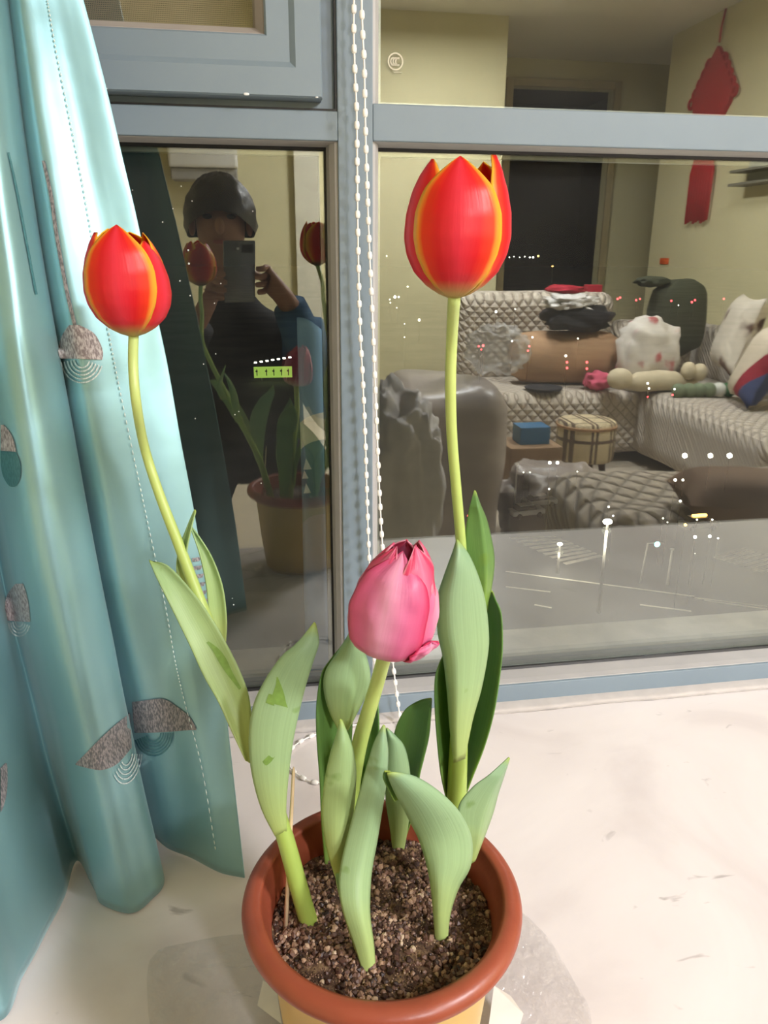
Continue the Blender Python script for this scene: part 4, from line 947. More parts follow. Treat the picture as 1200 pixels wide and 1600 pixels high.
obj('band', lathe([(sr+0.003, zt-0.035), (sr+0.004, zt-0.025), (sr+0.003, zt-0.02)], (q.x, q.y, 0), 40), M_tan, st)
for k in range(4):
    a_ = PI/4+k*PI/2; x, y = q.x+math.cos(a_)*0.10, q.y+math.sin(a_)*0.10
    obj('leg', tube([(x, y, zt-0.21), (x+math.cos(a_)*0.02, y+math.sin(a_)*0.02, FLOOR)], [0.02, 0.014], 10), plain('dark_wood', srgb(70, 44, 32), 0.5), st)
# ottoman with quilted cover and a brown cushion on it
thing1('ottoman', soft(1.02, 2.05, -1.62, -1.02, FLOOR, SEAT, 0.12, 0.02, 9), M_quiltd, 'low ottoman under a thick grey quilted cover near the sill', 'ottoman')
q = mz(1172, 778, SEAT+0.07); thing1('brown_cushion', pillow((q.x, q.y, SEAT+0.075), 0.42, 0.38, 0.15, (1, 0.35, 0), (-0.35, 1, 0.1), 9), plain('brown_velvet', srgb(120, 94, 72), 0.85, var=0.15, scale=5), 'brown square cushion lying on the grey ottoman', 'cushion')
# packed storage bag, white bedding, clear bag, boxes
M_smoke = plain('smoky_storage_bag', srgb(158, 146, 138), 0.4, var=0.45, scale=3.5, bump=1.0, bscale=7)  # strong tone variation stands in for highlights on the plastic
sx0, sx1 = my(608, 640, 2.1).x, my(760, 640, 2.1).x
thing1('storage_bag', [swell(soft(sx0, sx1+0.0, -2.45, -1.75, FLOOR, my(700, 606, 1.9).z, 0.10, 0.03, 12), 0.03, 31)][0], M_smoke, 'big smoky grey storage bag on the floor below the yellow wall', 'bag')
q = my(632, 650, 1.50); zt_ = my(632, 604, 1.5).z; thing1('white_bedding', blob((q.x-0.02, q.y, (zt_+FLOOR)/2), (0.15, 0.11, (zt_-FLOOR)/2), 0.25, 2.6, 41, 0.8, 5), plain('white_bedding_cloth', srgb(206, 200, 198), 0.9, bump=0.5, bscale=30), 'crumpled white bedding heaped beside the storage bag', 'bedding')
q = my(852, 760, 1.97); thing1('grey_sack', blob((q.x+0.05, q.y, FLOOR+0.15), (0.24, 0.20, 0.19), 0.22, 2.0, 44, 0.8, 5, flat=-0.8), M_smoke, 'slumped grey plastic sack between storage bag and ottoman', 'sack')
def clearbag():
    m = newmat('clear_bag'); nt = m.node_tree; p = P(m); p.inputs['Base Color'].default_value = (0.8, 0.78, 0.76, 1); p.inputs['Roughness'].default_value = 0.15; p.inputs['Alpha'].default_value = 0.35; return m
q = my(775, 562, 2.05); thing1('clear_bag', blob((q.x, q.y, q.z+0.04), (0.12, 0.10, 0.095), 0.3, 2.4, 47, 0.85, 5), clearbag(), 'clear plastic bag standing on the grey storage bag', 'bag')
q = my(830, 673, 2.5)
M_blue = plain('blue_card', srgb(44, 100, 140), 0.5)
thing1('cardboard_box', box(q.x-0.14, q.x+0.12, q.y-0.12, q.y+0.12, FLOOR, q.z-0.055, 0.006), plain('brown_card', srgb(142, 114, 86), 0.85), 'brown cardboard box on the floor under the blue packet', 'box', False)
tag(obj('tissue_box', box(q.x-0.075, q.x+0.075, q.y-0.06, q.y+0.06, q.z-0.055, q.z+0.03, 0.004), M_blue, None, False), 'small blue tissue box in front of the plaid stool', 'box')
# Chinese knot on the right wall
M_knot = plain('red_knot_cord', srgb(178, 38, 40), 0.7, var=0.15, scale=60)
wx = XR-0.016
A = mx(1117, 62, wx); Lq = mx(1076, 165, wx); Rq = mx(1152, 168, wx); T0 = mx(1094, 236, wx); T1 = mx(1083, 350, wx); Tp = mx(1133, 42, wx)
kt = empty('knot_ornament', (XR, T1.y, T1.z), 'red Chinese knot with a long tassel on the right wall', 'ornament')
def wall_poly(pts, x0, x1):
    n = len(pts); V = [Vector((x0, y, z)) for y, z in pts]+[Vector((x1, y, z)) for y, z in pts]
    return V, [tuple(range(n)), tuple(range(n, 2*n))[::-1]]+[(k, (k+1) % n, n+(k+1) % n, n+k) for k in range(n)]
cy, cz = (Lq.y+Rq.y)/2, Lq.z; hw = abs(Rq.y-Lq.y)/2
obj('knot_body', wall_poly([(cy, A.z-0.05), (cy+hw*0.30, A.z-0.14), (cy+hw*0.78, cz+0.02), (cy+hw*0.7, cz-0.06), (cy, cz-0.28), (cy-hw*0.7, cz-0.06), (cy-hw*0.78, cz+0.02), (cy-hw*0.30, A.z-0.14)], wx-0.015, XR-0.002), M_knot, kt, False)
def torus(c, R, r, ns=18, nt=8):
    pts = [Vector((c[0], c[1]+R*math.cos(2*PI*k/ns), c[2]+R*math.sin(2*PI*k/ns))) for k in range(ns+1)]
    return tube(pts, r, nt, False)
for s_ in (1, -1):
    for k in range(5):
        f = k/4; obj('knot_loop', torus((wx-0.008, cy+s_*hw*(0.30+0.55*f), A.z-0.14+(cz-A.z+0.14)*f), 0.030, 0.010), M_knot, kt)
obj('hanging_cord', tube([(wx-0.004, cy, A.z-0.03), (wx-0.002, cy, A.z+0.06), (XR-0.004, cy, A.z+0.16)], 0.007, 8), M_knot, kt)
tw_ = abs(mx(1103, 300, wx).y-mx(1072, 300, wx).y)/2
V = []; Fc = []
for k in range(9):
    yk = cy-tw_+2*tw_*k/8; v_, f_ = tube([(wx-0.01, cy+(yk-cy)*0.5, cz-0.26), (wx-0.012, yk, cz-0.45), (wx-0.012, yk, T1.z+0.01*(k % 3))], [0.010, 0.013, 0.010], 6)
    n0 = len(V); V += v_; Fc += [tuple(i+n0 for i in f) for f in f_]
obj('tassel', (V, Fc), M_knot, kt)
a = mx(1150, 292, XR-0.06); b = mx(1215, 283, XR-0.06)
sh = empty('wall_shelf', (XR, (a.y+b.y)/2, a.z-0.02), 'small grey wall shelf right of the red knot', 'shelf')
M_shelf = plain('shelf_grey', srgb(120, 116, 100), 0.6)
for dz in (0.0, 0.075): obj('board', box(XR-0.12, XR-0.001, min(a.y, b.y), max(a.y, b.y), a.z+dz, a.z+dz+0.015, 0.002), M_shelf, sh, False)
obj('back_panel', box(XR-0.012, XR-0.001, min(a.y, b.y)+0.03, max(a.y, b.y), a.z+0.015, a.z+0.20), plain('picture_pale', srgb(176, 176, 160), 0.7), sh, False)
q = mx(1037, 408, XR-0.01); thing1('orange_sticker', box(XR-0.012, XR-0.001, q.y-0.06, q.y+0.06, q.z-0.022, q.z+0.022, 0.004), plain('orange_plastic', srgb(226, 98, 40), 0.5), 'small orange sticker on the right wall near the passage', 'sticker')
# pale pilaster and air conditioner on the back wall
x0, x1 = mirx(461, -YB), mirx(500, -YB)
struct('trim_3', box(x0, x1, YB, YB+0.05, FLOOR, CEIL, 0.004), plain('pilaster_cream', srgb(222, 216, 196), 0.7))
xa, xb = aty(262, 250, -YB-0.2).x, aty(371, 250, -YB-0.2).x; za, zb = aty(340, 262, -YB-0.2).z, aty(340, 281, -YB-0.2).z
ac = empty('air_conditioner', ((xa+xb)/2, YB, zb), 'white wall air conditioner at the top of the left pane', 'air conditioner')
obj('body', box(xa, xb, YB+0.001, YB+0.20, za, za+0.26, 0.015), M_white, ac, False)
obj('louver', box(xa+0.01, xb-0.005, YB+0.001, YB+0.17, zb, za, 0.008), plain('grey_louver', srgb(160, 156, 148), 0.6), ac, False)

# ================================================================== the person taking the picture, and the phone
def skinmesh(name, verts, edges, rads, m, parent, sub=2, root=0):
    o0 = wloc(parent) if parent else Vector()
    me = bpy.data.meshes.new(name); me.from_pydata([Vector(v)-o0 for v in verts], edges, []); me.update()
    o = bpy.data.objects.new(name, me); C.objects.link(o)
    if parent: o.parent = parent
    sk = o.modifiers.new('skin', 'SKIN'); sk.use_smooth_shade = True
    for i, r in enumerate(rads):
        d = me.skin_vertices[0].data[i]; d.radius = r if hasattr(r, '__len__') else (r, r); d.use_root = (i == root)
    ss = o.modifiers.new('smooth', 'SUBSURF'); ss.levels = sub; ss.render_levels = sub
    me.materials.append(m); return o
M_skin = plain('skin', srgb(176, 128, 104), 0.5, var=0.04); M_hair = plain('black_hair', srgb(26, 22, 20), 0.45, var=0.2, scale=60)
def robe():
    m = newmat('blue_pyjama_cloth'); p = P(m); p.inputs['Roughness'].default_value = 0.85
    tc = N(m, 'ShaderNodeTexCoord'); sp = N(m, 'ShaderNodeSeparateXYZ'); L(m, tc.outputs['Object'], sp.inputs[0])
    nz = N(m, 'ShaderNodeTexNoise'); nz.inputs['Scale'].default_value = 5; L(m, tc.outputs['Object'], nz.inputs['Vector'])
    ad = N(m, 'ShaderNodeMath', operation='MULTIPLY_ADD'); ad.inputs[1].default_value = 0.10; L(m, nz.outputs['Fac'], ad.inputs[0]); L(m, sp.outputs['Z'], ad.inputs[2])
    r = ramp(m, ad.outputs[0], [(0.0, srgb(64, 98, 150)), (0.66, srgb(46, 92, 116)), (0.735, srgb(226, 220, 206)), (0.80, srgb(74, 112, 152))]); r.color_ramp.interpolation = 'CONSTANT'
    L(m, r.outputs['Color'], p.inputs['Base Color']); return m
ps = empty('person', (-0.04, -1.42, FLOOR), 'person in blue pyjamas holding up a phone, mirrored in the left pane', 'person')
hd = Vector((-0.075, -1.30, 0.705))
J = dict(pel=(-0.04, -1.50, 0.06), bel=(-0.04, -1.46, 0.20), che=(-0.045, -1.40, 0.34), nek=(-0.06, -1.35, 0.47), nk2=(-0.07, -1.32, 0.56), hd1=(-0.075, -1.30, 0.64), hd2=(-0.075, -1.29, 0.72), hd3=(-0.075, -1.30, 0.78),
         shr=(0.13, -1.37, 0.40), elr=(0.23, -1.22, 0.20), wrr=(0.095, -1.04, 0.505), par=(0.062, -1.025, 0.555),
         shl=(-0.235, -1.37, 0.40), ell=(-0.30, -1.20, 0.22), wrl=(-0.145, -1.06, 0.46), pal=(-0.10, -1.045, 0.515),
         hpr=(0.06, -1.49, 0.02), knr=(0.10, -1.20, -0.10), anr=(0.10, -1.34, -0.47), for_=(0.10, -1.25, -0.52), tor=(0.10, -1.16, -0.53),
         hpl=(-0.14, -1.49, 0.02), knl=(-0.18, -1.20, -0.10), anl=(-0.18, -1.34, -0.47), fol=(-0.18, -1.25, -0.52), tol=(-0.18, -1.16, -0.53))
K = list(J); ix = {k: i for i, k in enumerate(K)}
E_ = [('pel', 'bel'), ('bel', 'che'), ('che', 'nek'), ('nek', 'nk2'), ('nk2', 'hd1'), ('hd1', 'hd2'), ('hd2', 'hd3'), ('che', 'shr'), ('shr', 'elr'), ('elr', 'wrr'), ('wrr', 'par'), ('che', 'shl'), ('shl', 'ell'), ('ell', 'wrl'), ('wrl', 'pal'),
      ('pel', 'hpr'), ('hpr', 'knr'), ('knr', 'anr'), ('anr', 'for_'), ('for_', 'tor'), ('pel', 'hpl'), ('hpl', 'knl'), ('knl', 'anl'), ('anl', 'fol'), ('fol', 'tol')]
rad = dict(pel=(.13, .09), bel=(.12, .08), che=(.12, .08), nek=(.07, .07), nk2=(.05, .055), hd1=(.062, .075), hd2=(.074, .09), hd3=(.058, .07), shr=.068, elr=.045, wrr=.028, par=(.036, .018), shl=.068, ell=.045, wrl=.028, pal=(.036, .018),
           hpr=.085, knr=.058, anr=.04, for_=.036, tor=.026, hpl=.085, knl=.058, anl=.04, fol=.036, tol=.026)
verts = [J[k] for k in K]; edges = [(ix[a], ix[b]) for a, b in E_]; rads = [rad[k] for k in K]
# fingers of both hands: chains rooted in the palms, curled round the edges of the phone
def phn(r_, u_, d_): return CAM+RGT*r_+UP*u_-FWD*d_
def finger(root, pts, rr):
    prev = ix[root]
    for k, p_ in enumerate(pts):
        verts.append(tuple(p_)); rads.append(rr*(1-0.10*k)); edges.append((prev, len(verts)-1)); prev = len(verts)-1
for k, u0 in enumerate((-0.048, -0.068, -0.088, -0.107)):
    ln = (0.022, 0.026, 0.024, 0.018)[k]
    finger('par', [phn(0.046, u0, 0.020), phn(0.036, u0+0.002, -0.001), phn(0.036-ln, u0+0.001, -0.004)], 0.0088)
    finger('pal', [phn(-0.090, u0-0.012, 0.020), phn(-0.080, u0-0.010, -0.001), phn(-0.080+ln, u0-0.011, -0.004)], 0.0088)
finger('par', [phn(0.040, -0.085, 0.036), phn(0.018, -0.070, 0.030), phn(0.002, -0.060, 0.027)], 0.0098)
finger('pal', [phn(-0.084, -0.097, 0.036), phn(-0.062, -0.082, 0.030), phn(-0.046, -0.072, 0.027)], 0.0098)
body = skinmesh('body', verts, edges, rads, M_skin, ps, 2)
obj('nose', blob(hd+Vector((0, 0.095, -0.005)), (0.013, 0.016, 0.022), 0, e=1, sub=3), M_skin, body)
for s_ in (1, -1):
    obj('eye', blob(hd+Vector((s_*0.031, 0.083, 0.018)), (0.013, 0.008, 0.007), 0, e=1, sub=2), M_blk, body)
    obj('ear', blob(hd+Vector((s_*0.078, 0.0, 0.0)), (0.010, 0.020, 0.030), 0, e=1, sub=3), M_skin, body)
obj('mouth', blob(hd+Vector((0, 0.086, -0.045)), (0.022, 0.007, 0.006), 0, e=1, sub=2), plain('lips', srgb(168, 90, 84), 0.5), body)
def hairpt(i, j):
    a = 2*PI*i; th = PI*0.62*j
    front = max(0, math.sin(a))
    th = min(th, PI*(0.62-0.17*front**1.5))
    R_ = 0.108+0.006*noise.noise(Vector((math.cos(a)*4, math.sin(a)*4, th*5)))
    return hd+Vector((math.cos(a)*math.sin(th)*R_*0.92, math.sin(a)*math.sin(th)*R_*1.06-0.006, math.cos(th)*R_*1.12+0.012))
obj('hair', grid(hairpt, 49, 24), M_hair, ps)
M_dcloth = plain('dark_shaded_cloth', srgb(34, 34, 40), 0.9)  # near-black stands in for the backlit shade on the person's clothes
def sect(c, a, b, yaw=0.0, n=24): return [Vector(c)+Vector((a*math.cos(2*PI*k/n)*math.cos(yaw)-b*math.sin(2*PI*k/n)*math.sin(yaw), a*math.cos(2*PI*k/n)*math.sin(yaw)+b*math.sin(2*PI*k/n)*math.cos(yaw), 0)) for k in range(n)]
def loft(secs):
    n = len(secs[0]); V = [v for s__ in secs for v in s__]
    Fc = [(i*n+k, i*n+(k+1) % n, (i+1)*n+(k+1) % n, (i+1)*n+k) for i in range(len(secs)-1) for k in range(n)]
    return V, Fc+[tuple(range(n))[::-1], tuple((len(secs)-1)*n+k for k in range(n))]
sec = [((-0.04, -1.49, -0.06), .185, .135), ((-0.04, -1.49, 0.06), .19, .14), ((-0.04, -1.46, 0.18), .185, .135), ((-0.045, -1.42, 0.30), .20, .14), ((-0.05, -1.39, 0.38), .205, .13), ((-0.052, -1.375, 0.43), .165, .105), ((-0.056, -1.36, 0.47), .10, .085), ((-0.06, -1.35, 0.50), .075, .075)]
rows = [cat([(*c, a, b) for c, a, b in sec], k/21) for k in range(22)]
obj('jacket', swell(loft([sect(r_[:3], r_[3], r_[4]) for r_ in rows]), 0.012, 5), M_dcloth, ps)
def limb(names, rr, m, nm):
    pts = [J[k] for k in names]; D_ = [Vector(cat([tuple(p_) for p_ in pts], k/20)) for k in range(21)]
    R_ = [lerpt([(i/(len(rr)-1), r_) for i, r_ in enumerate(rr)], k/20) for k in range(21)]
    obj(nm, swell(tube(D_, R_, 18), 0.010, 7), m, ps)
M_robe = robe()
limb(('shr', 'elr', 'wrr'), (.092, .072, .045), M_robe, 'sleeve'); limb(('shl', 'ell', 'wrl'), (.092, .072, .045), M_dcloth, 'sleeve')
limb(('hpr', 'knr', 'anr'), (.115, .085, .06), M_dcloth, 'trouser_leg'); limb(('hpl', 'knl', 'anl'), (.115, .085, .06), M_dcloth, 'trouser_leg')
# phone: lens just behind the viewpoint
M_phone = plain('phone_back_grey', srgb(120, 124, 128), 0.25, 0.5); 
ph_vf = box(-0.062, 0.016, -0.017, -0.009, -0.138, 0.018, 0.0035, 3)
toW = lambda vf: ([CAM+RGT*v.x+UP*v.z+FWD*v.y for v in vf[0]], vf[1])
phone = empty('phone', phn(-0.023, -0.06, 0.013), 'grey mobile phone held up in front of the face, mirrored in the left pane', 'phone')
obj('case', toW(ph_vf), M_phone, phone, True, None, 40)
obj('camera_bump', toW(box(-0.018, 0.010, -0.0095, -0.0078, -0.010, 0.010, 0.0006)), M_blk, phone, False)
obj('flash', toW(box(-0.030, -0.024, -0.0095, -0.0082, -0.003, 0.003, 0.0008)), M_white, phone, False)
obj('screen', toW(box(-0.059, 0.013, -0.0178, -0.0169, -0.132, 0.012)), M_blk, phone, False)

# ================================================================== blue towel hung outside the left pane, behind the mullion
TY = 0.10
struct('trim_4', box(0.128, 0.150, 0.085, 0.115, -0.012, 0.80, 0.003), M_frame)
def towel():
    m = newmat('blue_printed_towel'); p = P(m); p.inputs['Roughness'].default_value = 0.9
    tc = N(m, 'ShaderNodeTexCoord'); sp = N(m, 'ShaderNodeSeparateXYZ'); L(m, tc.outputs['Object'], sp.inputs[0])
    xx = N(m, 'ShaderNodeMath', operation='MULTIPLY'); L(m, sp.outputs['X'], xx.inputs[0]); L(m, sp.outputs['X'], xx.inputs[1])
    ad = N(m, 'ShaderNodeMath', operation='MULTIPLY_ADD'); ad.inputs[1].default_value = 14.0; L(m, xx.outputs[0], ad.inputs[0]); L(m, sp.outputs['Z'], ad.inputs[2])
    r = ramp(m, ad.outputs[0], [(0.0, srgb(128, 148, 190)), (0.27, srgb(104, 138, 164)), (0.385, srgb(240, 232, 222)), (0.425, srgb(150, 182, 216))]); r.color_ramp.interpolation = 'CONSTANT'
    L(m, r.outputs['Color'], p.inputs['Base Color']); return m
xa_, xb_ = aty(466, 560, TY).x, 0.129
ztop = lambda i: aty(462+i*68, 497+i*i*75, TY).z
tw_vf = grid(lambda i, j: Vector((xa_+(xb_-xa_)*i, TY+0.006*math.sin(i*8+j*2)+0.004*math.sin(j*9), -0.008+(ztop(i)+0.008)*j)), 18, 50)
to = obj('towel', tw_vf, towel(), None); tag(to, 'blue towel with a white wavy band hanging outside the left pane beside the mullion', 'towel')
sl_ = to.modifiers.new('thickness', 'SOLIDIFY'); sl_.thickness = 0.004
M_prt = plain('white_print', srgb(222, 226, 228), 0.8)
for x, y, w_ in ((479, 726, 8), (476, 742, 6), (479, 764, 7)):
    A_ = [aty(x-w_*.6, y+w_, TY-0.012), aty(x+w_, y+w_*.9, TY-0.012), aty(x-w_*.1, y-w_*1.2, TY-0.012)]
    obj('print_triangle', (A_+[a+Vector((0, 0.002, 0)) for a in A_], [(0, 1, 2), (5, 4, 3), (0, 3, 4, 1), (1, 4, 5, 2), (2, 5, 3, 0)]), M_prt, to, False)
# specks of dust and dried drops on the left pane
V = []; Fc = []
for x, y, r_ in ((207, 297, .7), (283, 291, .8), (270, 326, .8), (300, 314, .8), (254, 347, 1), (294, 391, 1.4), (295, 412, 1.6), (281, 439, 1.2), (297, 462, 1), (335, 474, 1), (345, 443, 1), (318, 569, 1), (337, 553, .9), (367, 648, 1.1), (373, 643, 1), (305, 654, .9), (408, 755, 1), (365, 945, 1.4), (363, 935, .8), (395, 330, .8)):
    v_, f_ = blob(aty(x, y, -0.0034), (r_*0.0008, 0.0003, r_*0.0009), 0, e=1, sub=1); n0 = len(V); V += v_; Fc += [tuple(i+n0 for i in f) for f in f_]
ds = obj('dust_specks', (V, Fc), plain('dried_drop_white', srgb(235, 235, 230), 0.8), pane_ll); ds['kind'] = 'stuff'

# ================================================================== the street far below
GZ = -30.0
g = lambda x, y, z=GZ: atz(x, y, z)
def asphalt():
    m = newmat('asphalt'); p = P(m); p.inputs['Roughness'].default_value = 0.8; tc = N(m, 'ShaderNodeTexCoord')
    nz = N(m, 'ShaderNodeTexNoise'); nz.inputs['Scale'].default_value = 0.06; nz.inputs['Detail'].default_value = 8; L(m, tc.outputs['Object'], nz.inputs['Vector'])
    r = ramp(m, nz.outputs['Fac'], [(0.3, (0.05, 0.05, 0.05, 1)), (0.7, (0.11, 0.105, 0.10, 1))]); L(m, r.outputs['Color'], p.inputs['Base Color']); return m
road = struct('floor_street', ([Vector((-700, 6, GZ)), Vector((900, 6, GZ)), Vector((900, 1600, GZ)), Vector((-700, 1600, GZ)), Vector((-700, 6, GZ-1)), Vector((900, 6, GZ-1)), Vector((900, 1600, GZ-1)), Vector((-700, 1600, GZ-1))],
     [(0, 1, 2, 3), (7, 6, 5, 4), (0, 4, 5, 1), (1, 5, 6, 2), (2, 6, 7, 3), (3, 7, 4, 0)]), asphalt())
M_mark = plain('road_paint', srgb(220, 214, 200), 0.8, var=0.2, scale=0.8)
def stripe(a, b, w_):
    a = Vector(a); b = Vector(b); d = (b-a).normalized(); n = Vector((-d.y, d.x, 0))*w_/2; z = Vector((0, 0, 0.02))
    V = [a-n, a+n, b+n, b-n, a-n+z, a+n+z, b+n+z, b-n+z]
    o = obj('road_marking', (V, [(3, 2, 1, 0), (4, 5, 6, 7), (0, 1, 5, 4), (1, 2, 6, 5), (2, 3, 7, 6), (3, 0, 4, 7)]), M_mark, road, False)
for k in range(9):
    f = k/8
    stripe(g(797+f*85, 841+f*40), g(868+f*72, 838+f*30), 0.55)
for k in range(8):
    f = k/7
    stripe(g(1118+f*70, 872+f*22), g(1165+f*80, 858+f*22), 0.55)
for a, b in (((790, 893), (935, 912)), ((935, 912), (1085, 932)), ((1085, 934), (1199, 948)), ((790, 917), (860, 925)), ((1100, 938), (1199, 952)), ((835, 945), (862, 950)), ((1000, 945), (1080, 955))): stripe(g(*a), g(*b), 0.25)
M_pole = plain('galvanised_pole', srgb(190, 186, 176), 0.5)
M_lw = emis('street_lamp_glow', (1.0, 0.93, 0.80), 9.0); M_lo = emis('amber_lamp_glow', (1.0, 0.55, 0.12), 7.0); M_lr = emis('red_signal_glow', (1.0, 0.05, 0.06), 7.0); M_lc = emis('green_signal_glow', (0.25, 0.95, 0.9), 6.0)
def lamp_post(top, base, label, r, em, watt=0):
    B = g(*base); d = ray(*top); t = ((B-CAM).dot(Vector((FWD.x, FWD.y, 0))))/(d.dot(Vector((FWD.x, FWD.y, 0)))); T = CAM+d*t
    T = Vector((B.x+(T.x-B.x)*0.3, B.y, T.z)); o = empty('street_lamp', B, label, 'street lamp')
    obj('pole', tube([B, B.lerp(T, .5), T], [0.16, 0.13, 0.10], 8), M_pole, o)
    obj('lamp_head', blob(T, (r*1.4, r, r*0.8), 0, e=0.9, sub=2), em, o)
    if watt:
        ld = bpy.data.lights.new('street_light', 'POINT'); ld.energy = watt; ld.color = (1, 0.9, 0.75); ld.shadow_soft_size = 0.4
        lo = bpy.data.objects.new('street_light', ld); C.objects.link(lo); lo.parent = o; lo.location = (T-B)+Vector((0, 0, -0.8))
lamp_post((948, 815), (935, 957), 'tall white street lamp beside the zebra crossing', 0.30, M_lw, 2600)
lamp_post((875, 850), (871, 895), 'short white lamp post left of the tall street lamp', 0.20, M_lw, 500)
lamp_post((808, 725), (804, 790), 'thin lamp post above the white parked car', 0.22, M_pole)
lamp_post((1050, 858), (1043, 914), 'unlit lamp post right of the green signal', 0.16, M_pole)
lamp_post((862, 416), (862, 442), 'far amber street lamp in the dark doorway reflection', 0.8, M_lo)
lamp_post((782, 411), (779, 432), 'far amber street lamp beside the right tulip flower', 0.8, M_lo)
# signals
sg_ = empty('traffic_light', g(1000, 912), 'traffic light showing green at the crossing below', 'traffic light')
B = g(1000, 912); T = Vector((B.x+0.3, B.y, B.z+4.2))
obj('pole', tube([B, T, T+Vector((1.6, 0, 0))], 0.09, 6), M_pole, sg_); obj('lens', blob(T+Vector((0.9, -0.15, -0.1)), (0.28, 0.15, 0.28), 0, e=1, sub=2), M_lc, sg_)
M_dpole = plain('dark_pole', (0.004, 0.004, 0.004, 1), 0.9)  # near-black copy of the pole paint: the unlit look is in the colour
def dots(lst, name, em, label, cat_, grp, h=8.0):
    for x, y, r in lst:
        y_ = max(y, 418); p_ = atz(x, y, GZ+h) if y > 418 else aty(x, y, 900.0)
        D_ = (p_-CAM).length; rr = r*D_/F
        B_ = Vector((p_.x, p_.y, min(GZ, p_.z-1)))
        o = empty(name, B_, label, cat_, grp)
        obj('pole', tube([B_, p_], 0.04, 4), M_dpole, o); obj('lamp_head', blob(p_, (rr, rr, rr), 0, e=1, sub=1), em, o)
dots([(623, 464, 1.3), (609, 468, 1.0), (655, 500, 2.0), (617, 464, 2.2), (637, 448, 1.1), (610, 473, 1.0), (632, 506, 0.9), (592, 437, 0.9), (604, 400, 1.0), (632, 527, 0.9), (620, 481, .8), (775, 487, 2.0), (805, 483, 1.0), (833, 402, 1.4), (828, 402, 1.2), (820, 401, 1.0), (812, 402, .9), (803, 401, .9), (796, 402, .9), (788, 402, .8),
      (884, 556, 2.0), (800, 533, 1.3), (903, 529, 1.2), (1012, 599, 1.8), (1014, 607, 1.6), (1054, 608, 1.5), (1060, 477, .9), (832, 527, 1.5)], 'distant_lamp', M_lw, 'tiny distant white street lamp glinting through the right pane', 'street lamp', 'distant white street lamps')
dots([(859, 723, 2.6), (871, 723, 2.6), (1055, 750, 2.4), (1067, 750, 2.0), (1063, 783, 2.0), (1086, 870-5, 0.5), (902, 737, 1.0), (818, 738, 1.0), (828, 738, 1.0), (858, 764, 1.4), (951, 792, 1.6), (958, 806, 1.4), (1036, 810, 1.2), (1043, 816, 1.0), (1113, 812, 1.4), (1089, 812, 1.4), (1086, 839, 2.6), (1109, 838, 2.4), (1122, 841, 1.2)], 'floodlight', M_lw, 'small white floodlight shining on the street below', 'street lamp', 'white floodlights on the street', 5.0)
dots([(965, 467, 1.7), (969, 465, 1.6), (994, 469, 1.6), (1000, 467, 1.4), (1049, 470, 1.6), (1081, 472, 1.7), (1086, 469, 1.6), (1131, 467, 1.4), (827, 541, 1.6), (825, 548, 1.6), (886, 566, 2.0), (886, 575, 2.0), (917, 566, 2.0), (917, 576, 2.0), (755, 540, 2.0), (748, 541, 1.6), (752, 546, 1.4), (732, 806, 2.2), (1051, 617, 1.6), (1012, 620, 1.2)], 'red_signal', M_lr, 'tiny distant red signal light glowing through the right pane', 'signal light', 'distant red signal lights')
dots([(1071, 820, 2.4), (841, 400, 1.6)], 'amber_lamp', M_lo, 'tiny amber lamp among the lights outside the right pane', 'street lamp', 'distant amber lamps')
for (x, r, lb) in ((1070, 4.2, 'leftmost'), (1110, 4.0, 'middle one'), (1140, 4.2, 'rightmost')):
    dots([(x, 712, r)], 'floodlight', M_lw, lb+' of three large bright white floodlights in a row', 'street lamp', 'row of three bright floodlights', 5.0)
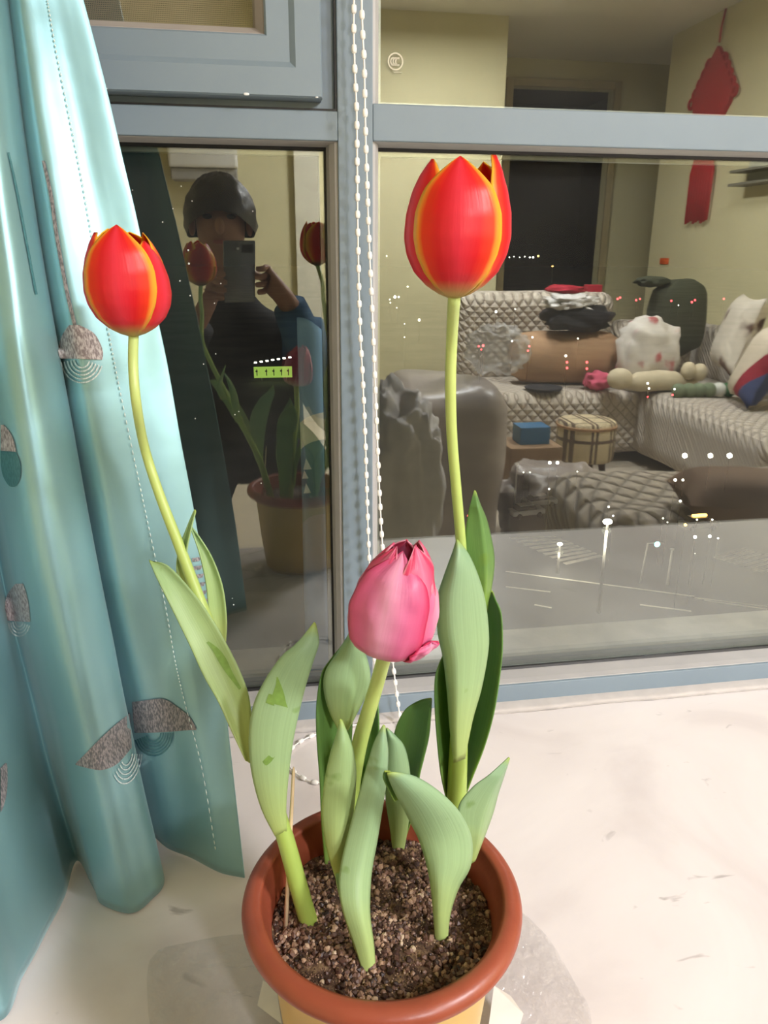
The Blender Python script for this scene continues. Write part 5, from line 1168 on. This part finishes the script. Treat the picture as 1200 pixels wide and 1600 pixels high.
# vehicles
M_carw = plain('white_car_paint', srgb(226, 222, 214), 0.3); M_carb = plain('dark_car_glass', (0.01, 0.01, 0.012, 1), 0.1); M_tyre = plain('tyre_rubber', (0.01, 0.01, 0.01, 1), 0.8)
def car(px, py, yaw, label, paint, glow=None):
    B = g(px, py); o = empty('car', B, label, 'car'); R_ = Matrix.Rotation(yaw, 4, 'Z'); Tm = Matrix.Translation(B) @ R_
    X = lambda vf: ([Tm @ Vector(v) for v in vf[0]], vf[1])
    obj('body', X(box(-2.2, 2.2, -0.88, 0.88, 0.3, 0.95, 0.16)), paint, o)
    cab = box(-1.6, 1.1, -0.78, 0.78, 0.9, 1.5, 0.12); cab = ([Vector((v.x*(1-0.22*max(0, v.z-0.9)/0.6), v.y*(1-0.14*max(0, v.z-0.9)/0.6), v.z)) for v in cab[0]], cab[1])
    obj('cabin', X(cab), M_carb, o); obj('roof', X(box(-1.15, 0.75, -0.62, 0.62, 1.48, 1.53, 0.02)), paint, o)
    for sx in (-1.35, 1.35):
        for sy_ in (-0.86, 0.86): obj('wheel', X(tube([(sx, sy_-0.1, 0.33), (sx, sy_+0.1, 0.33)], 0.33, 14)), M_tyre, o)
    if glow: obj('roof_sign', X(box(-0.9, 0.9, -0.2, 0.2, 1.53, 1.78, 0.05)), glow, o)
car(822, 806, 0.15, 'white parked car seen far below through the right pane', M_carw)
car(842, 790, 0.10, 'second white car parked just behind the first one', M_carw)
car(1090, 826, 0.05, 'car with a glowing amber roof bar on the street', M_carw, M_lo)
# lit green shop sign seen through the left pane
a = atz(397, 590, GZ+1.0); D_ = a.y; b = aty(456, 572, D_); z0, z1 = aty(425, 590, D_).z, aty(425, 573, D_).z
sn = empty('lit_sign', ((a.x+b.x)/2, D_, GZ), 'small lit green sign board with white lights above, far below in the left pane', 'sign')
obj('board', box(a.x, b.x, D_-0.2, D_+0.2, z0, z1), emis('green_sign_glow', (0.42, 0.62, 0.10), 0.9), sn, False)
for fx in (0.08, 0.33, 0.52, 0.72, 0.90):
    w_ = (b.x-a.x); x = a.x+fx*w_
    obj('glyph', join(box(x-0.035*w_, x+0.02*w_, D_-0.26, D_-0.2, z0+(z1-z0)*0.55, z0+(z1-z0)*0.68), box(x-0.01*w_, x+0.012*w_, D_-0.26, D_-0.2, z0+(z1-z0)*0.2, z0+(z1-z0)*0.8)), M_blk, sn, False)
for k in range(7):
    x = a.x+(b.x-a.x)*(0.02+k*0.15); z = z1+(z1-z0)*(0.35+0.07*k)
    obj('tube_light', box(x, x+(b.x-a.x)*0.07, D_-0.2, D_+0.1, z, z+(z1-z0)*0.12), M_lw, sn, False)
for fx in (0.2, 0.85): obj('post', box(a.x+fx*(b.x-a.x)-0.1, a.x+fx*(b.x-a.x)+0.1, D_+0.2, D_+0.4, GZ, z0), M_pole, sn, False)
